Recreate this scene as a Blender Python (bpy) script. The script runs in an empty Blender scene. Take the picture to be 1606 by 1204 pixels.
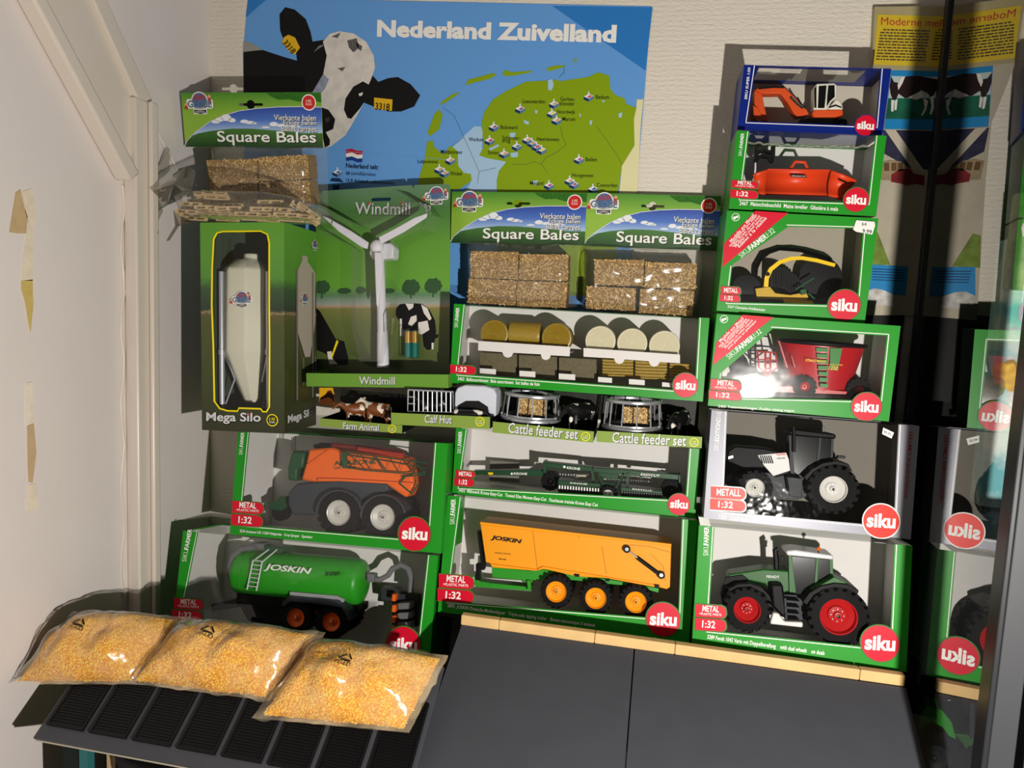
import bpy, bmesh, math, random
from mathutils import Vector, Matrix, noise
from mathutils.geometry import tessellate_polygon
random.seed(7)
SC = bpy.context.scene
COL = SC.collection
R = math.radians
# ------------------------------------------------------------------ camera, world, lamp, exposure
CAMZ = 1.30
CAM = Vector((0, 0, CAMZ))
FPX, CX, CY = 1180.32, 803.0, 602.0
def rot3(y, p, r):
    return (Matrix.Rotation(R(y), 3, 'Z') @ Matrix.Rotation(R(p), 3, 'X') @ Matrix.Rotation(R(r), 3, 'Y'))
CR = rot3(9.67, -6.118, -2.523)            # columns: right, forward, up
camd = bpy.data.cameras.new('camera'); camo = bpy.data.objects.new('camera', camd); COL.objects.link(camo)
camd.sensor_fit = 'HORIZONTAL'; camd.sensor_width = 36; camd.lens = FPX * 36 / 1606; camd.clip_start = .01
cm = Matrix((CR.col[0], CR.col[2], -CR.col[1])).transposed().to_4x4(); cm.translation = CAM
camo.matrix_world = cm; SC.camera = camo
world = bpy.data.worlds.new('room_light'); SC.world = world; world.use_nodes = True
world.node_tree.nodes['Background'].inputs[0].default_value = (1.0, .95, .88, 1)
world.node_tree.nodes['Background'].inputs[1].default_value = .09
LAMP = Vector((.297, .109, -.263 + CAMZ))
ld = bpy.data.lights.new('hand_lamp', 'POINT'); ld.energy = 51; ld.color = (1, .955, .89); ld.shadow_soft_size = .009
lo = bpy.data.objects.new('hand_lamp', ld); lo.location = LAMP; COL.objects.link(lo)
SC.view_settings.view_transform = 'Standard'; SC.view_settings.look = 'None'
SC.view_settings.exposure = 0; SC.view_settings.gamma = 1; SC.view_settings.use_curve_mapping = False
SC.cycles.transparent_max_bounces = 24; SC.cycles.max_bounces = 8
SC.cycles.sample_clamp_indirect = 6; SC.cycles.caustics_reflective = False; SC.cycles.caustics_refractive = False

def ray(px, py):
    return CR @ Vector(((px - CX) / FPX, 1, -(py - CY) / FPX))
def aty(px, py, Y):                        # the point of the place seen at a pixel, on the plane Y
    d = ray(px, py); return CAM + d * (Y / d.y)
def atx(px, py, X):
    d = ray(px, py); return CAM + d * (X / d.x)

# ------------------------------------------------------------------ materials
def lin(c):
    return tuple(((v / 255) / 12.92 if v / 255 <= .04045 else ((v / 255 + .055) / 1.055) ** 2.4) for v in c[:3]) + (1,)
MATS = {}
def mat(name, rgb, rough=.5, metal=0, spec=.22, var=0, vscale=40, bump=0, bscale=200, coat=0):
    if name in MATS: return MATS[name]
    m = bpy.data.materials.new(name); m.use_nodes = True; MATS[name] = m
    nt = m.node_tree; b = nt.nodes['Principled BSDF']
    c = lin(rgb)
    b.inputs['Base Color'].default_value = c; b.inputs['Roughness'].default_value = rough
    b.inputs['Metallic'].default_value = metal; b.inputs['Specular IOR Level'].default_value = spec
    if coat: b.inputs['Coat Weight'].default_value = coat; b.inputs['Coat Roughness'].default_value = .12
    tc = nt.nodes.new('ShaderNodeTexCoord')
    if var:
        n = nt.nodes.new('ShaderNodeTexNoise'); n.inputs['Scale'].default_value = vscale; n.inputs['Detail'].default_value = 4
        nt.links.new(tc.outputs['Object'], n.inputs['Vector'])
        r = nt.nodes.new('ShaderNodeValToRGB'); r.color_ramp.elements[0].position = .3; r.color_ramp.elements[1].position = .7
        r.color_ramp.elements[0].color = tuple(v * (1 - var) for v in c[:3]) + (1,)
        r.color_ramp.elements[1].color = tuple(min(1, v * (1 + var)) for v in c[:3]) + (1,)
        nt.links.new(n.outputs['Fac'], r.inputs[0]); nt.links.new(r.outputs[0], b.inputs['Base Color'])
    if bump:
        n = nt.nodes.new('ShaderNodeTexNoise'); n.inputs['Scale'].default_value = bscale; n.inputs['Detail'].default_value = 3
        nt.links.new(tc.outputs['Object'], n.inputs['Vector'])
        bp = nt.nodes.new('ShaderNodeBump'); bp.inputs['Strength'].default_value = bump; bp.inputs['Distance'].default_value = .001
        nt.links.new(n.outputs['Fac'], bp.inputs['Height']); nt.links.new(bp.outputs[0], b.inputs['Normal'])
    return m
def film(name, tint=(255, 255, 255), mult=2.0, rough=.03, milk=0, milkcol=(220, 215, 205), bump=0, bscale=30, mnoise=0):
    # clear sheet: see-through with the mirror-like share of light that plastic or glass sends back
    if name in MATS: return MATS[name]
    m = bpy.data.materials.new(name); m.use_nodes = True; MATS[name] = m
    nt = m.node_tree; nt.nodes.clear(); N = nt.nodes.new; L = nt.links.new
    out = N('ShaderNodeOutputMaterial'); tr = N('ShaderNodeBsdfTransparent'); tr.inputs[0].default_value = lin(tint)
    gl = N('ShaderNodeBsdfGlossy'); gl.inputs['Roughness'].default_value = rough
    lw = N('ShaderNodeLayerWeight'); lw.inputs[0].default_value = .5
    pw = N('ShaderNodeMath'); pw.operation = 'POWER'; pw.inputs[1].default_value = 5; L(lw.outputs['Facing'], pw.inputs[0])
    ml = N('ShaderNodeMath'); ml.operation = 'MULTIPLY_ADD'; ml.inputs[1].default_value = .96 * mult; ml.inputs[2].default_value = .04 * mult
    ml.use_clamp = True; L(pw.outputs[0], ml.inputs[0])
    mx = N('ShaderNodeMixShader'); L(ml.outputs[0], mx.inputs[0])
    base = tr.outputs[0]
    if milk:
        df = N('ShaderNodeBsdfDiffuse'); df.inputs[0].default_value = lin(milkcol)
        m2 = N('ShaderNodeMixShader'); m2.inputs[0].default_value = milk
        if mnoise:
            tn = N('ShaderNodeTexCoord'); mn = N('ShaderNodeTexNoise'); mn.inputs['Scale'].default_value = mnoise; mn.inputs['Detail'].default_value = 3; L(tn.outputs['Object'], mn.inputs['Vector'])
            mm = N('ShaderNodeMapRange'); mm.inputs[1].default_value = .38; mm.inputs[2].default_value = .66; mm.inputs[3].default_value = milk * .25; mm.inputs[4].default_value = milk * 1.9; L(mn.outputs['Fac'], mm.inputs[0]); L(mm.outputs[0], m2.inputs[0])
        L(tr.outputs[0], m2.inputs[1]); L(df.outputs[0], m2.inputs[2]); base = m2.outputs[0]
    L(base, mx.inputs[1]); L(gl.outputs[0], mx.inputs[2]); L(mx.outputs[0], out.inputs[0])
    if bump:
        tc = N('ShaderNodeTexCoord'); n = N('ShaderNodeTexNoise'); n.inputs['Scale'].default_value = bscale; n.inputs['Detail'].default_value = 2
        L(tc.outputs['Object'], n.inputs['Vector']); bp = N('ShaderNodeBump'); bp.inputs['Strength'].default_value = bump; bp.inputs['Distance'].default_value = .002
        L(n.outputs['Fac'], bp.inputs['Height']); L(bp.outputs[0], gl.inputs['Normal'])
    return m
def gradient(name, stops, axis=2, rough=.45, noise_amt=0, nscale=60):
    # printed colour run along one object axis; stops: (object coordinate, rgb)
    if name in MATS: return MATS[name]
    m = bpy.data.materials.new(name); m.use_nodes = True; MATS[name] = m
    nt = m.node_tree; b = nt.nodes['Principled BSDF']; b.inputs['Roughness'].default_value = rough
    N = nt.nodes.new; L = nt.links.new
    tc = N('ShaderNodeTexCoord'); sp = N('ShaderNodeSeparateXYZ'); L(tc.outputs['Object'], sp.inputs[0])
    mr = N('ShaderNodeMapRange'); mr.inputs[1].default_value = stops[0][0]; mr.inputs[2].default_value = stops[-1][0]
    src = sp.outputs[axis]
    if noise_amt:
        n = N('ShaderNodeTexNoise'); n.inputs['Scale'].default_value = nscale; n.inputs['Detail'].default_value = 5; L(tc.outputs['Object'], n.inputs['Vector'])
        a = N('ShaderNodeMath'); a.operation = 'MULTIPLY_ADD'; a.inputs[1].default_value = noise_amt; L(n.outputs['Fac'], a.inputs[0])
        s2 = N('ShaderNodeMath'); s2.operation = 'SUBTRACT'; s2.inputs[1].default_value = noise_amt / 2; L(src, s2.inputs[0]); L(s2.outputs[0], a.inputs[2]); src = a.outputs[0]
    L(src, mr.inputs[0])
    r = N('ShaderNodeValToRGB'); L(mr.outputs[0], r.inputs[0]); L(r.outputs[0], b.inputs['Base Color'])
    z0, z1 = stops[0][0], stops[-1][0]
    el = r.color_ramp.elements
    el[0].position = 0; el[0].color = lin(stops[0][1]); el[1].position = 1; el[1].color = lin(stops[-1][1])
    for z, c in stops[1:-1]:
        e = el.new((z - z0) / (z1 - z0)); e.color = lin(c)
    return m
M_ = mat
WHITE = mat('white_print', (240, 238, 232), .5); BLACK = mat('black_print', (14, 14, 15), .5)
CARDW = mat('white_card', (222, 218, 214), .55, var=.03, vscale=12)
GREEN = mat('siku_green', (28, 140, 28), .38); DGREEN = mat('ring_green', (60, 110, 40), .4)
RED = mat('siku_red', (205, 14, 44), .38); BLUE = mat('box_blue', (8, 34, 122), .38)
SILVER = mat('silver_card', (132, 132, 140), .4, metal=.2)
FILM = film('clear_film', mult=1.0, rough=.03, bump=.10, bscale=22); FILMX = film('rippled_film', mult=1.4, rough=.13, bump=.35, bscale=20); FILML = film('scuffed_film', mult=1.2, rough=.045, bump=.45, bscale=40)
BAG = film('crinkled_bag', mult=1.1, rough=.2, milk=.08, milkcol=(190, 185, 175), bump=.2, bscale=55)
TYRE = mat('tyre_rubber', (15, 15, 16), .65, spec=.10); PLBLACK = mat('black_plastic', (11, 11, 12), .5, spec=.12)
PLGREY = mat('grey_plastic', (50, 52, 56), .5, spec=.15); CHROME = mat('chrome', (200, 200, 198), .22, metal=1)

# ------------------------------------------------------------------ scene graph helpers
def tag(o, label=None, cat=None, group=None, kind=None):
    if label: o['label'] = label
    if cat: o['category'] = cat
    if group: o['group'] = group
    if kind: o['kind'] = kind
    return o
def thing(name, mw, label, cat, group=None):
    o = bpy.data.objects.new(name, None); COL.objects.link(o); o.empty_display_size = .01
    o.matrix_world = mw; WM[o.name] = mw.copy()
    return tag(o, label, cat, group)
WM = {}
class Frame:
    """a local frame: x right, y into the wall, z up"""
    def __init__(s, mw): s.m = mw; s.inv = mw.inverted()
    def lp(s, px, py, y=0):
        o = s.inv @ CAM; d = s.inv.to_3x3() @ ray(px, py)
        t = (y - o.y) / d.y; q = o + d * t; return (q.x, q.z)
    def lps(s, pts, y=0, crop=None):
        return [s.lp(*(cr(crop, p) if crop else p), y) for p in pts]
    def at(s, x, y, z):
        m = s.m.copy(); m.translation = s.m @ Vector((x, y, z)); return m
CROPS = dict(E=(1120, 60, .23256), C=(1100, 320, .29075), F=(1080, 630, .35714), K=(680, 650, .26775), T=(680, 760, .26775),
             S=(350, 660, .23039), J=(230, 800, .30511), B=(690, 460, .27397), H=(690, 290, .2802), H1=(230, 100, .23256),
             V=(300, 330, .2989), W=(470, 270, .2907), Tr=(480, 580, .3985), G=(0, 930, .4483), P1=(370, 0, .2491),
             P2=(660, 0, .25748), Mo=(1340, 0, .28238), Gl=(1420, 330, .30744), Bt=(640, 940, .6015), Lw=(0, 0, .33236), Sh=(0, 1050, .1868), px=(0, 0, 1))
def cr(c, p):
    x, y, k = CROPS[c]; return (x + p[0] * k, y + p[1] * k)
WORLD = Frame(Matrix.Identity(4))
class MB:
    def __init__(s, fr=WORLD): s.v = []; s.f = []; s.m = []; s.fr = fr
    def add(s, vs, fs, m=0):
        n = len(s.v); s.v += [tuple(v) for v in vs]; s.f += [tuple(i + n for i in f) for f in fs]; s.m += [m] * len(fs); return s
    def box(s, x0, x1, y0, y1, z0, z1, m=0):
        return s.add([(x, y, z) for x in (x0, x1) for y in (y0, y1) for z in (z0, z1)],
                     [(0, 1, 3, 2), (4, 6, 7, 5), (0, 4, 5, 1), (2, 3, 7, 6), (0, 2, 6, 4), (1, 5, 7, 3)], m)
    def prism(s, pts, y0, y1, m=0, k=1.0, off=(0, 0)):
        """outline in x,z drawn out from y0 to y1; k shrinks the far end about its middle"""
        n = len(pts); cx = sum(p[0] for p in pts) / n; cz = sum(p[1] for p in pts) / n
        a = [(p[0], y0, p[1]) for p in pts]; b = [(cx + (p[0] - cx) * k + off[0], y1, cz + (p[1] - cz) * k + off[1]) for p in pts]
        return s.add(a + b, [tuple(range(n)), tuple(range(2 * n - 1, n - 1, -1))] + [(i, (i + 1) % n, n + (i + 1) % n, n + i) for i in range(n)], m)
    def poly(s, pts, y, m=0):
        return s.add([(p[0], y, p[1]) for p in pts], [tuple(range(len(pts)))], m)
    def polyhole(s, outer, holes, y, m=0):
        loops = [[Vector((p[0], p[1], 0)) for p in l] for l in [outer] + holes]
        flat = [p for l in [outer] + holes for p in l]
        return s.add([(p[0], y, p[1]) for p in flat], tessellate_polygon(loops), m)
    def lathe(s, prof, c, n=24, axis=1, m=0, sx=1, sz=1, caps=True):
        """prof: (radius, offset along axis)"""
        vs = []; fs = []
        for r, a in prof:
            for i in range(n):
                t = 2 * math.pi * i / n; u, w = r * math.cos(t) * sx, r * math.sin(t) * sz
                vs.append((c[0] + u, c[1] + a, c[2] + w) if axis == 1 else (c[0] + u, c[1] + w, c[2] + a) if axis == 2 else (c[0] + a, c[1] + u, c[2] + w))
        for j in range(len(prof) - 1):
            for i in range(n):
                k = (i + 1) % n; fs.append((j * n + i, j * n + k, (j + 1) * n + k, (j + 1) * n + i))
        if caps:
            fs.append(tuple(range(n))); fs.append(tuple(range((len(prof) - 1) * n, len(prof) * n)))
        return s.add(vs, fs, m)
    def cyl(s, a, b, r, n=10, m=0, r2=None):
        return s.tube([a, b], r, n, m, [r, r if r2 is None else r2])
    def tube(s, path, r, n=8, m=0, radii=None, flat=1.0):
        P = [Vector(p) for p in path]; vs = []; fs = []; up = None
        for i, p in enumerate(P):
            d = (P[min(i + 1, len(P) - 1)] - P[max(i - 1, 0)]).normalized()
            if up is None: up = Vector((0, 1, 0)) if abs(d.y) < .9 else Vector((0, 0, 1))
            a = d.cross(up).normalized(); b = a.cross(d).normalized(); up = b
            rr = radii[i] if radii else r
            for k in range(n):
                t = 2 * math.pi * (k + .5) / n; vs.append(p + a * rr * math.cos(t) + b * rr * flat * math.sin(t))
        for i in range(len(P) - 1):
            for k in range(n):
                l = (k + 1) % n; fs.append((i * n + k, i * n + l, (i + 1) * n + l, (i + 1) * n + k))
        fs.append(tuple(range(n))); fs.append(tuple(range((len(P) - 1) * n, len(P) * n)))
        return s.add(vs, fs, m)
    def ball(s, c, r, n=12, m=0):
        r = r if hasattr(r, '__len__') else (r, r, r); vs = []; fs = []; h = n // 2
        for j in range(h + 1):
            ph = math.pi * j / h
            for i in range(n):
                t = 2 * math.pi * i / n
                vs.append((c[0] + r[0] * math.sin(ph) * math.cos(t), c[1] + r[1] * math.sin(ph) * math.sin(t), c[2] + r[2] * math.cos(ph)))
        for j in range(h):
            for i in range(n):
                k = (i + 1) % n; fs.append((j * n + i, j * n + k, (j + 1) * n + k, (j + 1) * n + i))
        return s.add(vs, fs, m)
    def disc(s, c, r, y, m=0, n=32):
        return s.poly([(c[0] + r * math.cos(2 * math.pi * i / n), c[1] + r * math.sin(2 * math.pi * i / n)) for i in range(n)], y, m)
    def line(s, pts, w, y, m=0, closed=False):
        P = pts + [pts[0]] if closed else pts
        for a, b in zip(P[:-1], P[1:]):
            dx, dz = b[0] - a[0], b[1] - a[1]; l = math.hypot(dx, dz) or 1; nx, nz = -dz / l * w / 2, dx / l * w / 2; ex, ez = dx / l * w / 2, dz / l * w / 2
            s.poly([(a[0] + nx - ex, a[1] + nz - ez), (b[0] + nx + ex, b[1] + nz + ez), (b[0] - nx + ex, b[1] - nz + ez), (a[0] - nx - ex, a[1] - nz - ez)], y, m)
        return s
    def text(s, st, bl, br, tl, y, m=0, bold=0, shear=0, thick=0):
        """lettering stretched into the parallelogram bl, br, tl (x,z points)"""
        V, Fc = text_mesh(st, bold, shear)
        vs = [(bl[0] + u * (br[0] - bl[0]) + v * (tl[0] - bl[0]), y, bl[1] + u * (br[1] - bl[1]) + v * (tl[1] - bl[1])) for u, v in V]
        return s.add(vs, Fc, m)
    def ptext(s, st, p0, p1, h, y, m=0, bold=0, shear=0, crop=None, up=None):
        """pixel baseline p0 -> p1, h pixels tall"""
        if crop: k = CROPS[crop][2]; p0 = cr(crop, p0); p1 = cr(crop, p1); h *= k
        dx, dy = p1[0] - p0[0], p1[1] - p0[1]; l = math.hypot(dx, dy)
        t = (p0[0] + dy / l * h, p0[1] - dx / l * h)
        if up: t = (p0[0] + up[0] * h, p0[1] + up[1] * h)
        return s.text(st, s.fr.lp(*p0, y), s.fr.lp(*p1, y), s.fr.lp(*t, y), y, m, bold, shear)
    def build(s, name, mats, parent=None, smooth=True, bevel=0, solid=0, normals=True, xf=None):
        me = bpy.data.meshes.new(name)
        T = s.fr.m
        if parent is not None: T = WM[parent.name].inverted() @ T
        if xf is not None: T = xf @ s.fr.m
        me.from_pydata([T @ Vector(v) for v in s.v], [], s.f)
        for m in (mats if isinstance(mats, (list, tuple)) else [mats]): me.materials.append(m)
        me.polygons.foreach_set('material_index', s.m)
        if normals:
            b = bmesh.new(); b.from_mesh(me); bmesh.ops.recalc_face_normals(b, faces=b.faces[:]); b.to_mesh(me); b.free()
        if smooth:
            me.polygons.foreach_set('use_smooth', [True] * len(me.polygons)); me.set_sharp_from_angle(angle=R(38))
        o = bpy.data.objects.new(name, me); COL.objects.link(o)
        if parent is not None:
            o.parent = parent; WM[o.name] = WM[parent.name].copy()
        elif xf is not None:
            o.matrix_world = xf.inverted(); WM[o.name] = o.matrix_world.copy()
        else: WM[o.name] = Matrix.Identity(4)
        if bevel:
            bv = o.modifiers.new('bevel', 'BEVEL'); bv.width = bevel; bv.segments = 2; bv.limit_method = 'ANGLE'; bv.angle_limit = R(40)
        if solid:
            sd = o.modifiers.new('thickness', 'SOLIDIFY'); sd.thickness = solid; sd.offset = 0
        return o
TEXTS = {}
def text_mesh(st, bold=0, shear=0):
    k = (st, bold, shear)
    if k in TEXTS: return TEXTS[k]
    c = bpy.data.curves.new('t', 'FONT'); c.body = st; c.offset = bold; c.shear = shear; c.resolution_u = 2 if len(st) > 14 else 4
    o = bpy.data.objects.new('t', c); me = bpy.data.meshes.new_from_object(o)
    V = [(v.co.x, v.co.y) for v in me.vertices]; Fc = [tuple(p.vertices) for p in me.polygons]
    bpy.data.objects.remove(o); bpy.data.curves.remove(c); bpy.data.meshes.remove(me)
    x0 = min(v[0] for v in V); x1 = max(v[0] for v in V); y0 = min(v[1] for v in V); y1 = max(v[1] for v in V)
    V = [((v[0] - x0) / (x1 - x0), (v[1] - y0) / max(1e-6, y1 - y0)) for v in V]
    TEXTS[k] = (V, Fc); return TEXTS[k]
def pose(X, Y, Z, w, h, yaw, pitch, roll):
    m3 = rot3(yaw, pitch, roll); m = m3.to_4x4()
    m.translation = Vector((X, Y, Z + CAMZ)) + m3 @ Vector((-w / 2, 0, -h / 2)); return m
def arc(cx, cz, r, a0, a1, n=10, rz=None):
    return [(cx + r * math.cos(R(a0 + (a1 - a0) * i / n)), cz + (rz or r) * math.sin(R(a0 + (a1 - a0) * i / n))) for i in range(n + 1)]
def rounded(x0, x1, z0, z1, r, n=4):
    return arc(x1 - r, z1 - r, r, 0, 90, n) + arc(x0 + r, z1 - r, r, 90, 180, n) + arc(x0 + r, z0 + r, r, 180, 270, n) + arc(x1 - r, z0 + r, r, 270, 360, n)
# ------------------------------------------------------------------ the room
WY, LX = 1.25, -.7704
def wallpaper():
    m = bpy.data.materials.new('woven_wallpaper'); m.use_nodes = True; nt = m.node_tree; b = nt.nodes['Principled BSDF']; N = nt.nodes.new; L = nt.links.new
    b.inputs['Base Color'].default_value = lin((222, 214, 199)); b.inputs['Roughness'].default_value = .7
    tc = N('ShaderNodeTexCoord'); mp = N('ShaderNodeMapping'); mp.inputs['Scale'].default_value = (1, 1, 2.6); L(tc.outputs['Object'], mp.inputs[0])
    n = N('ShaderNodeTexNoise'); n.inputs['Scale'].default_value = 150; n.inputs['Detail'].default_value = 2; L(mp.outputs[0], n.inputs['Vector'])
    w = N('ShaderNodeTexWave'); w.bands_direction = 'Z'; w.inputs['Scale'].default_value = 42; w.inputs['Distortion'].default_value = 1.5; L(tc.outputs['Object'], w.inputs['Vector'])
    a = N('ShaderNodeMath'); a.operation = 'MULTIPLY_ADD'; a.inputs[1].default_value = .16; L(w.outputs['Fac'], a.inputs[0]); L(n.outputs['Fac'], a.inputs[2])
    bp = N('ShaderNodeBump'); bp.inputs['Strength'].default_value = .55; bp.inputs['Distance'].default_value = .0025; L(a.outputs[0], bp.inputs['Height']); L(bp.outputs[0], b.inputs['Normal'])
    return m
def paint(name, rgb, rough):
    m = bpy.data.materials.new(name); m.use_nodes = True; nt = m.node_tree; b = nt.nodes['Principled BSDF']; N = nt.nodes.new; L = nt.links.new
    c = lin(rgb); b.inputs['Roughness'].default_value = rough
    tc = N('ShaderNodeTexCoord'); n = N('ShaderNodeTexNoise'); n.inputs['Scale'].default_value = 6; n.inputs['Detail'].default_value = 6; L(tc.outputs['Object'], n.inputs['Vector'])
    r = N('ShaderNodeValToRGB'); r.color_ramp.elements[0].color = tuple(v * .94 for v in c[:3]) + (1,); r.color_ramp.elements[1].color = c
    L(n.outputs['Fac'], r.inputs[0]); L(r.outputs[0], b.inputs['Base Color'])
    n2 = N('ShaderNodeTexNoise'); n2.inputs['Scale'].default_value = 14; n2.inputs['Detail'].default_value = 8; L(tc.outputs['Object'], n2.inputs['Vector'])
    bp = N('ShaderNodeBump'); bp.inputs['Strength'].default_value = .35; bp.inputs['Distance'].default_value = .004; L(n2.outputs['Fac'], bp.inputs['Height']); L(bp.outputs[0], b.inputs['Normal'])
    return m
PAINT = paint('glossy_wall_paint', (230, 221, 216), .33); TRIMP = paint('trim_paint', (222, 211, 197), .3)
def struct(name, mb, m, **k):
    o = mb.build(name, m, **k); o['kind'] = 'structure'; return o
wall_back = struct('wall_back', MB().box(LX - .1, 1.6, WY, WY + .1, 0, 2.6), wallpaper(), smooth=False)
wall_left = struct('wall_left', MB().box(LX - .1, LX, -1.2, WY, 0, 2.6), PAINT, smooth=False)
struct('floor', MB().box(LX - .1, 1.6, -1.2, WY + .1, -.05, 0), mat('floor_boards', (96, 78, 60), .5, var=.2, vscale=5), smooth=False)
LEFT = Frame(Matrix(((0, -1, 0, LX), (1, 0, 0, 0), (0, 0, 1, 0), (0, 0, 0, 1))))   # x = world Y, y = -world X from the left wall, z up
def lf(pts, x=0):
    o = []
    for p in pts:
        q = atx(p[0], p[1], LX + x); o.append((q.y, q.z))
    return o
# upright post and the sloping boards nailed to the left wall
pb = MB(LEFT)
a0 = lf([(196, 600)])[0][0]; a1 = lf([(229, 600)])[0][0]
post = [(a0, 0.0), (a1, 0.0)] + [lf([(222, 163)])[0], lf([(193, 166)])[0]]
pb.prism([(a0, 0), (a1, 0), (a1, post[2][1]), (a0, post[2][1])], 0, -.022)
pb.prism([(a0 + (a1 - a0) * .52, 0), (a0 + (a1 - a0) * .86, 0), (a0 + (a1 - a0) * .86, post[2][1]), (a0 + (a1 - a0) * .52, post[2][1])], -.022, -.030)
struct('trim_1', pb, TRIMP, bevel=.003)
sb = MB(LEFT); sb.prism(lf([(-251, -500), (-227, -500), (196, 272), (180, 284)]), 0, -.026)
struct('trim_2', sb, TRIMP, bevel=.004)
sb = MB(LEFT); sb.prism(lf([(-227, -500), (-105, -500), (196, 150), (196, 272)]), 0, -.012)
struct('trim_3', sb, TRIMP, bevel=.002)
sb = MB(LEFT); sb.prism(lf([(-105, -500), (-84, -500), (221, 157), (201, 164)]), 0, -.02)
struct('trim_4', sb, TRIMP, bevel=.003)
q0 = lf([(222, 168)])[0]; q1 = lf([(290, 292)])[0]
tag(MB(LEFT).tube([(q0[0], -.003, q0[1]), ((q0[0] + q1[0]) / 2, -.004, (q0[1] + q1[1]) / 2 - .002), (q1[0], -.003, q1[1])], .0016, 6).build('cable', mat('white_cable', (226, 220, 208), .4)),
    'thin white cable running down the left wall from the post', 'cable')
# bare patches where the paint has peeled
for i, (pts, c) in enumerate([([(14, 364), (24, 302), (31, 297), (36, 322), (42, 340), (40, 366), (28, 366)], (196, 168, 126)),
                              ([(34, 300), (50, 295), (54, 330), (50, 400), (50, 440), (34, 440), (36, 400), (44, 352), (38, 330)], (228, 214, 190)),
                              ([(33, 440), (50, 438), (51, 480), (47, 520), (44, 505), (38, 470), (33, 455)], (206, 180, 106)),
                              ([(42, 668), (52, 664), (56, 710), (50, 757), (44, 755), (43, 720)], (200, 170, 134)),
                              ([(40, 600), (50, 598), (55, 662), (40, 668)], (230, 219, 202)),
                              ([(44, 760), (56, 758), (60, 798), (42, 802)], (229, 216, 194))]):
    MB(LEFT).prism(lf(pts), -.0003, -.0012).build('peeled_patch', mat('bare_plaster_%d' % i, c, .7, var=.08, vscale=80), wall_left)
# fine ridge of filler along the edge between wall and post
fb = MB(LEFT); pts = lf([(191 + 3 * math.sin(i * 1.7), 290 + i * 34) for i in range(20)])
fb.tube([(p[0], -.001, p[1]) for p in pts], .0022, 5); fb.build('filler_bead', TRIMP, wall_left)
# ------------------------------------------------------------------ toy boxes with a window
POSES = dict(E=(.2131, 1.14, .3002, .1951, .0887, .4, .15, 1.88), M=(.2067, 1.11, .1948, .1945, .1061, -.08, 1.26, 1.65),
 C=(.2004, 1.095, .0668, .197, .141, .29, 1.31, 1.72), X=(.215, 1.072, -.0686, .2363, .1279, -.52, -.05, 1.33),
 L=(.2316, 1.052, -.2101, .2651, .1497, -1.47, -5.74, .46), F=(.2285, 1.03, -.3739, .2714, .163, -3.17, -8.19, -.47),
 K=(-.0907, 1.11, -.2479, .3666, .1032, .49, -2.16, .84), T=(-.0931, 1.085, -.3867, .3744, .1765, .69, -8.68, .83),
 S=(-.4544, 1.085, -.3004, .3481, .1655, -.92, -9.9, -.9), J=(-.4982, 1.0605, -.4793, .4229, .187, 1.0, -11.0, .1),
 B=(-.0972, 1.12, -.0673, .3793, .1212, -.27, -.86, .61))
for k_, f_ in (('L', 1.022), ('X', 1.022), ('C', 1.015), ('M', 1.006), ('K', 1.01)): POSES[k_] = tuple(v * f_ for v in POSES[k_][:5]) + POSES[k_][5:]
FR = {k: Frame(pose(*v)) for k, v in POSES.items()}
def tab(mb, c0, fr, x0, y0, x1, y1, slope, y, m, ring=None):
    """red tab with a round right end, pixel corners in a crop"""
    h = y1 - y0; r = h / 2
    P = [(x0, y0), (x1 - r, y0)] + [(x1 - r + r * math.sin(R(a)), y0 + r - r * math.cos(R(a))) for a in range(20, 180, 20)] + [(x1 - r, y1), (x0, y1)]
    P = [(p[0], p[1] + (p[0] - x0) * slope) for p in P]
    if ring:
        g = 5; Q = [(p[0] + (g if p[0] > x0 else 0), p[1] + (g if p[1] > y0 + r else -g)) for p in P]; mb.poly(fr.lps(Q, y, c0), y + .0002, ring)
    mb.poly(fr.lps(P, y, c0), y, m)
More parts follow.
